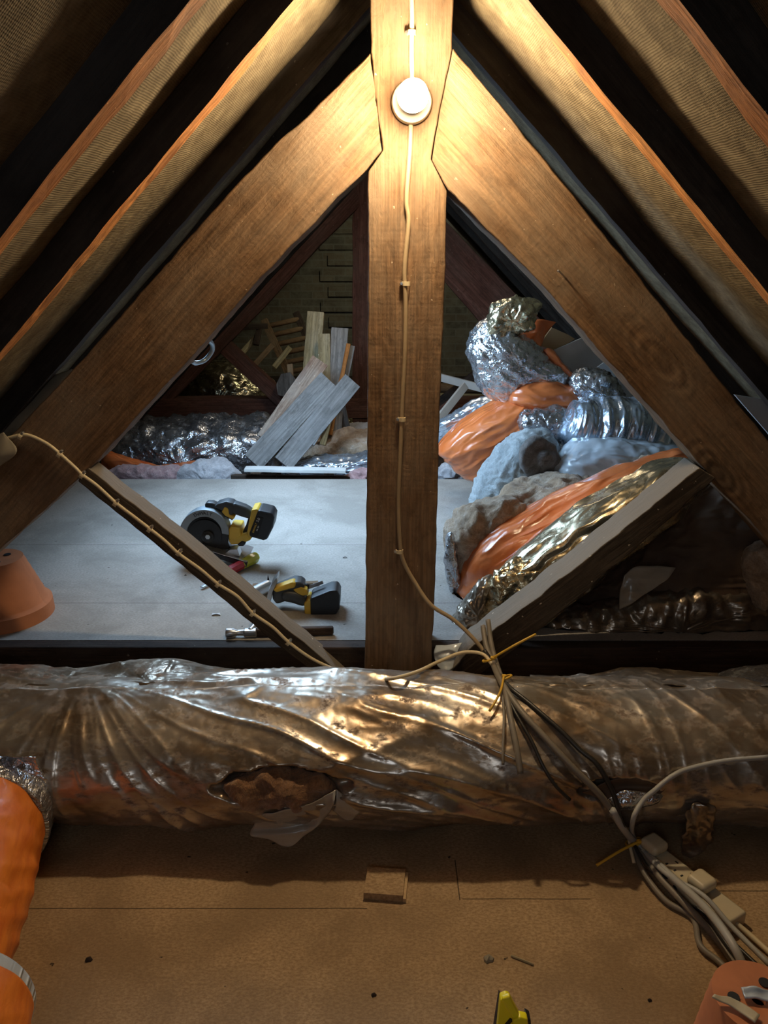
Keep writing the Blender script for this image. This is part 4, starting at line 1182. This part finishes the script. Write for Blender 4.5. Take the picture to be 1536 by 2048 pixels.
for out, Y, l in (([(1108, 700), (1175, 672), (1262, 762), (1330, 868), (1200, 800), (1140, 745)], 3.54, 'large grey plasterboard sheet leaning at the top right of the pile'),
                  ([(1180, 745), (1215, 720), (1290, 800), (1345, 880), (1270, 850)], 3.46, 'smaller grey plasterboard sheet leaning in front of the larger one')):
    tag(prism('plasterboard_sheet', out, Y, Y + .012, M['board_gr'], bevel=.001, jit=.004, step=.05), l, 'board')
bag('foil_insulation', [(1140, 782), (1150, 748), (1185, 738), (1222, 750), (1248, 792), (1240, 812), (1190, 810), (1152, 803)], 3.36, .08, 'foil', 'small crumpled shiny foil bundle under the leaning grey boards', (1, 0, -.3), wr(.008, 14, .004, 34, 6, .4, .018, 24), n=110, m=36)
bag('orange_bag', [(878, 906), (884, 886), (935, 838), (1005, 798), (1060, 782), (1110, 780), (1165, 795), (1172, 818), (1110, 842), (1060, 850), (1035, 880), (1010, 905), (958, 957), (915, 942), (888, 918)],
    3.45, .15, 'orange', 'orange plastic bag of insulation bulging beside the centre post', (.8, 0, .55), wr(.008, 17, .004, 36, 2, .10, .006, 8), n=240, m=110, ctr=(1000, 865), zmin=ZF)
bag('orange_film_scrap', [(1020, 800), (1040, 772), (1100, 760), (1150, 782), (1175, 805), (1165, 822), (1100, 815), (1050, 815)], 3.38, .08, 'orange', 'folded orange film over the top of the orange bag', (1, 0, -.1), wr(.008, 18, .005, 34, 3, .12, .008, 9), cat='film')
bag('foil_insulation', [(876, 850), (885, 842), (960, 800), (1010, 790), (985, 812), (930, 842), (882, 888)], 3.66, .05, 'foil_blue', 'blue-lit foil edge showing behind the orange bag', (.8, 0, .5), wr(.008, 18, .004, 30, 5, .2, .01, 20), n=90, m=24)
bag('foil_insulation', [(1038, 850), (1050, 828), (1100, 818), (1140, 822), (1150, 850), (1132, 895), (1090, 880), (1050, 880)], 3.22, .09, 'foil', 'blue-lit foil scrap between the orange bag and the wool roll', (.5, 0, -1), wr(.008, 14, .004, 30, 9, .3, .016, 22), n=110, m=36)
bag('foil_insulation', [(1122, 885), (1126, 840), (1165, 808), (1250, 798), (1312, 815), (1345, 860), (1380, 905), (1300, 912), (1190, 905)], 3.12, .15, 'foil_blue', 'blue-lit pleated foil insulation bag below the leaning boards', (.25, 0, 1), wr(.013, 20, .006, 42, 11, .08, .005, 14), n=280, m=140)
bag('clear_film_batt', [(1100, 960), (1115, 915), (1160, 885), (1230, 878), (1350, 890), (1412, 900), (1360, 945), (1240, 985), (1150, 990)], 2.95, .14, 'film_grey', 'batt under cloudy clear film, in front of the pleated blue foil', (1, 0, -.2), wr(.008, 8, .004, 24, 12, .3, .010, 14))
bag('mineral_wool_roll', [(946, 1015), (952, 965), (985, 918), (1030, 872), (1080, 862), (1112, 882), (1122, 925), (1100, 955), (1050, 990), (990, 1020)], 3.06, .14, 'wool_bl', 'grey-white mineral wool roll standing between the bags', (.5, 0, 1),
    lambda g, v: .014 * fbm(v * 14, 4) + .006 * ridge(v.x * 40, v.y * 40, v.z * 40), zmin=ZF)
o = pillow('rolled_end', [(1040, 930), (1045, 895), (1070, 878), (1100, 882), (1120, 905), (1118, 940), (1085, 952), (1055, 950)], 2.93, .035, M['wool_dk'], n=100, m=34, disp=lambda g, v: .010 * math.sin(95 * math.hypot(v.x - W(1088, 915, 2.93).x, v.z - W(1088, 915, 2.93).z)) + .008 * fbm(v * 20, 3))
tag(o, 'dark swirled end of rolled mineral wool facing the camera', 'insulation')
bag('loose_mineral_wool', [(980, 1040), (985, 1000), (1040, 970), (1120, 955), (1210, 955), (1290, 930), (1330, 935), (1240, 985), (1150, 1020), (1060, 1055)], 2.78, .13, 'wool_be', 'loose beige mineral wool heaped above the orange film',
    (1, 0, 0), lambda g, v: .03 * fbm(v * 9, 4) + .010 * ridge(v.x * 24, v.y * 24, v.z * 24))
bag('loose_mineral_wool', [(896, 1070), (905, 1040), (940, 1012), (985, 1000), (1030, 1005), (1060, 1030), (1010, 1060), (975, 1090), (950, 1130), (935, 1190), (915, 1175), (897, 1130)], 2.56, .12, 'wool_be', 'tattered brownish mineral wool curling over the left end of the pile',
    (0, 0, 1), lambda g, v: .022 * fbm(v * 12, 4) + .010 * ridge(v.x * 26, v.y * 26, v.z * 26), zmin=ZF)
bag('foil_scrap', [(895, 1075), (903, 1068), (912, 1110), (918, 1160), (935, 1225), (925, 1250), (903, 1190), (892, 1130)], 2.46, .03, 'foil', 'crinkled foil edge hanging at the left end of the pile', (0, 0, 1), wr(.006, 25, .003, 50, 3, .3, .01, 24), n=90, m=24, zmin=ZF)
bag('orange_bag', [(910, 1262), (914, 1200), (925, 1140), (950, 1090), (990, 1055), (1045, 1030), (1110, 1000), (1200, 958), (1300, 922), (1378, 903), (1400, 930), (1300, 1010), (1170, 1110), (1060, 1200), (980, 1262), (935, 1272)],
    2.46, .14, 'orange', 'long orange film bag sweeping up to the right behind the slanting strut', (.8, 0, .6), wr(.008, 17, .004, 38, 21, .07, .006, 9), n=260, m=130, ctr=(1080, 1105), zmin=ZF)
bag('foil_insulation', [(945, 1262), (960, 1215), (1000, 1150), (1060, 1095), (1140, 1040), (1230, 985), (1320, 935), (1400, 920), (1425, 950), (1300, 1060), (1170, 1165), (1075, 1240), (1000, 1275)],
    2.235, .10, 'foil_pleat', 'yellowed foil in long pleats along the front of the long orange bag', (.82, 0, .57), wr(.012, 25, .006, 52, 22, .05, .004, 14), ctr=(1130, 1110), zmin=ZF, n=330, m=170)
bag('foil_scrap', [(985, 1165), (1005, 1135), (1050, 1120), (1095, 1122), (1098, 1150), (1080, 1190), (1040, 1215), (1000, 1205)], 2.19, .05, 'foil_gold', 'crumpled foil ball in front of the pleated foil', (1, 0, .2), wr(.008, 16, .003, 34, 23, .5, .016, 22), n=120, m=40)
bag('foil_scrap', [(908, 1252), (925, 1205), (960, 1165), (985, 1160), (980, 1210), (965, 1262), (935, 1272)], 2.23, .05, 'foil_dk', 'dark torn foil at the low left corner of the pile', (0, 0, 1), wr(.008, 14, .004, 34, 24, .5, .014, 22), n=110, m=36, zmin=ZF)

# dark shadowy corner under the right strut
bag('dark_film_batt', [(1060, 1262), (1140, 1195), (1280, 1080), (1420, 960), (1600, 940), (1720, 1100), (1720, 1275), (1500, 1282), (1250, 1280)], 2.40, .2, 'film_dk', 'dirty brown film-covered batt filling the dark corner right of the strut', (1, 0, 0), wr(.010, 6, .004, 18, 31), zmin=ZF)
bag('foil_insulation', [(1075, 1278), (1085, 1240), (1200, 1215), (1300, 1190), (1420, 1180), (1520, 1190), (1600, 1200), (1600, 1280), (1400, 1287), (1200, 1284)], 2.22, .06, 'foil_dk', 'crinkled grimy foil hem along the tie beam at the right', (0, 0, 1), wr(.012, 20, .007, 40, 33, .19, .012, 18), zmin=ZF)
s_ = sheet('clear_film_flap', [[W(1248, 1150, 2.12), W(1280, 1132, 2.13), W(1352, 1135, 2.14)], [W(1240, 1185, 2.11), W(1275, 1170, 2.10), W(1335, 1158, 2.11)], [W(1238, 1218, 2.10), W(1265, 1205, 2.09), W(1315, 1172, 2.10)]], M['film_tan'],
           disp=lambda p: Vector((0, .008 * N(p.x * 20, p.z * 20), 0)))
tag(s_, 'dusty clear film flap hanging in the dark right corner', 'film')
bag('loose_mineral_wool', [(1480, 1120), (1500, 1095), (1560, 1090), (1600, 1160), (1560, 1200), (1525, 1160), (1520, 1205), (1508, 1215), (1495, 1165)], 2.15, .05, 'wool_be', 'tuft of beige wool hanging at the right edge in the dark corner', (0, 0, 1),
    lambda g, v: .014 * fbm(v * 18, 4), n=110, m=36)
tag(prism('plasterboard_sheet', [(1470, 790), (1510, 796), (1620, 815), (1620, 990), (1536, 866)], 2.24, 2.252, M['board_gr'], bevel=.001), 'pale grey sheet edge showing behind the right timber at the picture edge', 'board')

# ------------------------------------------------------------------ left background: insulation, boards, debris
bag('foil_insulation', [(196, 925), (208, 885), (240, 855), (320, 842), (420, 838), (500, 842), (560, 850), (575, 900), (560, 950), (480, 955), (400, 952), (300, 948), (230, 950)],
    4.45, .32, 'foil', 'wide crumpled silver foil batt behind the boarded floor, left of the leaning boards', (.6, 0, -1), wr(.015, 7, .008, 18, 41, .4, .05, 9), zmin=0)
bag('orange_film_scrap', [(200, 930), (212, 905), (280, 928), (340, 932), (420, 920), (430, 932), (380, 950), (300, 955), (220, 948)], 4.02, .05, 'orange', 'dark orange film hem under the foil batt, left', (1, 0, 0), wr(.006, 10), cat='film', n=100, m=30, zmin=0)
def fl(a, f): return lambda g, v: a * fbm(v * f, 4) + a * .3 * ridge(v.x * f * 3, v.y * f * 3, v.z * f * 3)
bag('loose_glass_wool', [(215, 968), (228, 940), (270, 930), (330, 935), (370, 940), (375, 970), (300, 974)], 3.93, .07, 'wool_pk', 'pink glass wool strip at the back edge of the floor, far left', disp=fl(.02, 12), zmin=0, n=110, m=36)
bag('loose_glass_wool', [(355, 970), (368, 935), (410, 920), (450, 925), (472, 945), (480, 970), (420, 976)], 3.92, .07, 'wool_wh', 'pale glass wool tuft at the back edge of the floor beside the pink strip', disp=fl(.02, 12), zmin=0, n=110, m=36)
bag('loose_glass_wool', [(680, 970), (690, 948), (720, 936), (770, 940), (770, 972)], 3.93, .06, 'wool_pk', 'pink glass wool tuft at the back edge beside the centre post', disp=fl(.02, 12), zmin=0, n=100, m=30)
bag('loose_glass_wool', [(872, 965), (876, 935), (900, 925), (930, 935), (940, 962), (900, 968)], 3.93, .06, 'wool_wh', 'grey-pink wool tuft right of the centre post under the orange bag', disp=fl(.02, 12), zmin=0, n=100, m=30)
bag('loose_mineral_wool', [(575, 915), (585, 890), (640, 878), (700, 868), (770, 872), (770, 915), (700, 925), (620, 925)], 4.5, .18, 'wool_be', 'ragged beige wool batt at the foot of the leaning boards', disp=fl(.03, 8), zmin=0)
bag('foil_insulation', [(560, 940), (600, 918), (680, 915), (775, 905), (775, 950), (680, 958), (590, 955)], 4.15, .10, 'foil_blue', 'flat blue-lit foil batt along the back edge below the leaning boards', (1, 0, .05), wr(.008, 14, .004, 30, 51), zmin=0)
bag('foil_insulation', [(640, 865), (700, 852), (775, 850), (775, 880), (700, 880)], 5.0, .15, 'wool_wh', 'pale batt behind the beige wool beside the centre post', disp=fl(.02, 8), zmin=0, n=100, m=30)
bag('foil_insulation', [(345, 800), (360, 765), (400, 735), (450, 718), (505, 735), (545, 770), (560, 800), (540, 825), (420, 830)], 6.5, .35, 'foil_gold', 'greenish-gold foil roll behind the far tie beam', (1, 0, -.2), wr(.02, 6, .01, 14, 61), zmin=0)
bag('foil_insulation', [(270, 850), (290, 835), (400, 832), (560, 836), (700, 838), (700, 862), (500, 865), (300, 862)], 6.1, .2, 'foil_gold', 'strip of gold foil batt glinting below the far tie beam', (0, 0, 1), wr(.03, 8, .01, 20, 62), zmin=0)
# white painted board and props at the floor's back edge
tag(beam('painted_board', W(490, 938, 3.86), W(692, 941, 3.86), .06, .018, M['white_paint'], jit=.002), 'long pale painted board lying along the back edge of the floor', 'board')
tag(beam('dark_batten', W(462, 945, 3.88) + Vector((0, 0, -.02)), W(700, 949, 3.88) + Vector((0, 0, -.02)), .03, .02, M['wood_dk'], jit=.002), 'dark batten under the pale painted board', 'batten')
for x0, x1, l in ((500, 520, 'left'), (648, 668, 'right')):
    tag(prism('prop_block', [(x0, 948), (x1, 948), (x1 - 2, 975), (x0 - 4, 975)], 3.88, 3.92, M['wood_gr'], bevel=.002), 'small pale prop block under the painted board, %s one' % l, 'block')

# leaning boards: centre line in pixels, depth, width and thickness in metres
PL = [
    ((505, 925), 4.05, (657, 760), 4.35, .115, .022, 'wood_gr', 'long grey weathered board leaning to the right, front left of the pair'),
    ((565, 928), 4.0, (705, 762), 4.3, .105, .022, 'wood_gr', 'long grey weathered board leaning to the right, front right of the pair'),
    ((530, 880), 4.25, (640, 722), 4.5, .10, .03, 'wood_pk', 'split pinkish-brown board with a bare red knotty top'),
    ((612, 880), 4.7, (632, 624), 4.9, .10, .03, 'wood_tan', 'tallest pale tan board standing nearly upright'),
    ((650, 860), 4.6, (648, 668), 4.8, .07, .02, 'wood_tan', 'shorter pale tan board leaning beside the tallest one'),
    ((665, 880), 4.55, (680, 657), 4.85, .10, .025, 'wood_gr', 'upright grey-tan board right of the tan ones'),
    ((660, 870), 4.5, (697, 688), 4.75, .025, .02, 'rafter', 'thin bright orange batten standing right of the boards'),
    ((668, 880), 4.6, (705, 692), 4.8, .03, .02, 'wood_gr', 'thin grey batten beside the orange one'),
    ((690, 880), 4.7, (672, 800), 4.6, .09, .02, 'wood_gr', 'short bluish board behind the crossed grey boards'),
    ((645, 890), 4.4, (668, 800), 4.55, .035, .015, 'wood_tan', 'pale lath standing behind the right grey board'),
    ((625, 890), 4.35, (672, 812), 4.5, .02, .012, 'board_gr', 'thin white lath behind the right grey board'),
]
for a_, ya, b_, yb, w_, t_, mt, lab in PL:
    A, B = W(a_[0], a_[1], ya), W(b_[0], b_[1], yb)
    tag(beam('leaning_board', A, B, w_, t_, M[mt], up=(0, -1, .1), jit=.003), lab, 'board', 'boards leaning on the back edge of the floor')
# sticks and an old ladder behind the far truss
lad = empty('ladder', W(550, 760, 6.9), 'old brown wooden ladder leaning in the dark behind the far truss', 'ladder')
beam('rail', W(528, 640, 7.0), W(578, 748, 6.8), .06, .04, M['wood'], lad, up=(0, -1, 0))
beam('rail', W(592, 625, 7.1), W(640, 735, 6.9), .06, .04, M['wood_dk'], lad, up=(0, -1, 0))
for k in range(6):
    f_ = .12 + .17 * k
    p_ = W(528, 640, 7.0).lerp(W(578, 748, 6.8), f_); q_ = W(592, 625, 7.1).lerp(W(640, 735, 6.9), f_)
    tube('rung', [p_, q_], .022, M['wood'], lad, smooth_path=False)
SK = [((485, 705), (518, 668), 'wood_tan', 'pale stick crossing left of the ladder'), ((500, 740), (545, 690), 'wood', 'brown stick left of the ladder rail'), ((512, 690), (520, 650), 'wood_dk', 'short dark stick left of the ladder top'),
      ((548, 735), (580, 695), 'wood_tan', 'pale stick crossing behind the ladder foot'), ((470, 655), (535, 652), 'wood_dk', 'dark horizontal stick left of the ladder top'),
      ((582, 755), (580, 730), 'wood_pk', 'short reddish stick at the ladder foot')]
for (a_, b_, mt, lab) in SK:
    tag(beam('stick', W(a_[0], a_[1], 6.6), W(b_[0], b_[1], 6.7), .045, .03, M[mt], up=(0, -1, 0), jit=.003), lab, 'stick')
tag(prism('slate_piece', [(552, 770), (562, 748), (580, 745), (592, 760), (575, 795), (556, 790)], 5.6, 5.62, M['wood_gr'], bevel=.001), 'blue-grey board piece behind the pinkish board', 'board')
tag(beam('stick', W(870, 752, 5.4), W(985, 782, 5.2), .05, .03, M['white_paint'], up=(0, -1, 0)), 'white painted stick running right from the centre post behind the pile', 'stick')
tag(beam('stick', W(868, 850, 4.6), W(930, 772, 5.0), .045, .03, M['white_paint'], up=(0, -1, 0)), 'white painted stick rising behind the orange bag', 'stick')
tag(beam('stick', W(870, 810, 5.5), W(950, 748, 5.6), .05, .03, M['wood_dk'], up=(0, -1, 0)), 'dark stick crossing the white ones', 'stick')
for k, (y, x1) in enumerate(((775, 985), (795, 985), (812, 970), (828, 940))):
    tag(tube('pole', [W(865, y, 6.2 - .1 * k), W(x1 + 20, y + 3, 6.15 - .1 * k)], .035, M['wood_tan'] if k % 2 else M['wood'], smooth_path=False),
        ['topmost', 'second', 'third', 'lowest'][k] + ' of the stacked brown poles seen right of the centre post', 'pole', 'poles stacked behind the pile')

s_ = sheet('clear_film_scrap', [[W(872, 1292, 2.0), W(900, 1290, 1.99), W(925, 1285, 1.99)], [W(868, 1310, 1.98), W(893, 1312, 1.96), W(915, 1305, 1.97)], [W(875, 1332, 1.96), W(890, 1345, 1.94), W(905, 1335, 1.95)]], M['film_grey'],
           disp=lambda p: Vector((0, .008 * N(p.x * 40, p.z * 40), 0)))
tag(s_, 'crinkled clear film scrap between the centre post foot and the right strut', 'film')
# hook on the back of the left timber
hk = tube('hook', [W(383, 722, 2.14), W(392, 726, 2.17), W(410, 720, 2.2), W(424, 702, 2.2), W(424, 688, 2.18), W(416, 680, 2.14)], .0065, plain('blue_grey_metal', (.35, .45, .55), .35, .6, .1))
tag(hk, 'curved grey metal hook fixed behind the left truss timber', 'hook')
# torn pale sarking at the left edge
s_ = sheet('torn_sarking', [[W(-60, 790, 2.22), W(40, 772, 2.22), W(145, 738, 2.2)], [W(-60, 840, 2.2), W(30, 825, 2.17), W(110, 800, 2.17)], [W(-60, 905, 2.18), W(0, 880, 2.16), W(60, 862, 2.16)]], M['pale_felt'],
           disp=lambda p: Vector((0, .01 * N(p.x * 15, p.z * 15), 0)), solid=.003)
tag(s_, 'pale torn roofing sheet behind the foot of the left timber', 'roofing sheet')
s_ = sheet('torn_sarking', [[W(-60, 900, 1.97), W(0, 868, 1.97), W(8, 866, 1.97)], [W(-60, 930, 1.96), W(-5, 910, 1.95), W(34, 902, 1.96)], [W(-60, 960, 1.96), W(-20, 930, 1.96), W(0, 932, 1.97)]], M['pale_felt'], solid=.003)
tag(s_, 'small pale torn scrap below the cable at the left edge', 'roofing sheet')
s_ = sheet('torn_sarking', [[W(1130, 455, 1.98), W(1150, 468, 1.96), W(1180, 470, 1.99)], [W(1130, 462, 1.99), W(1150, 478, 1.97), W(1178, 482, 2.0)]], M['pale_felt'], solid=.001)
bpy.data.objects.remove(s_)
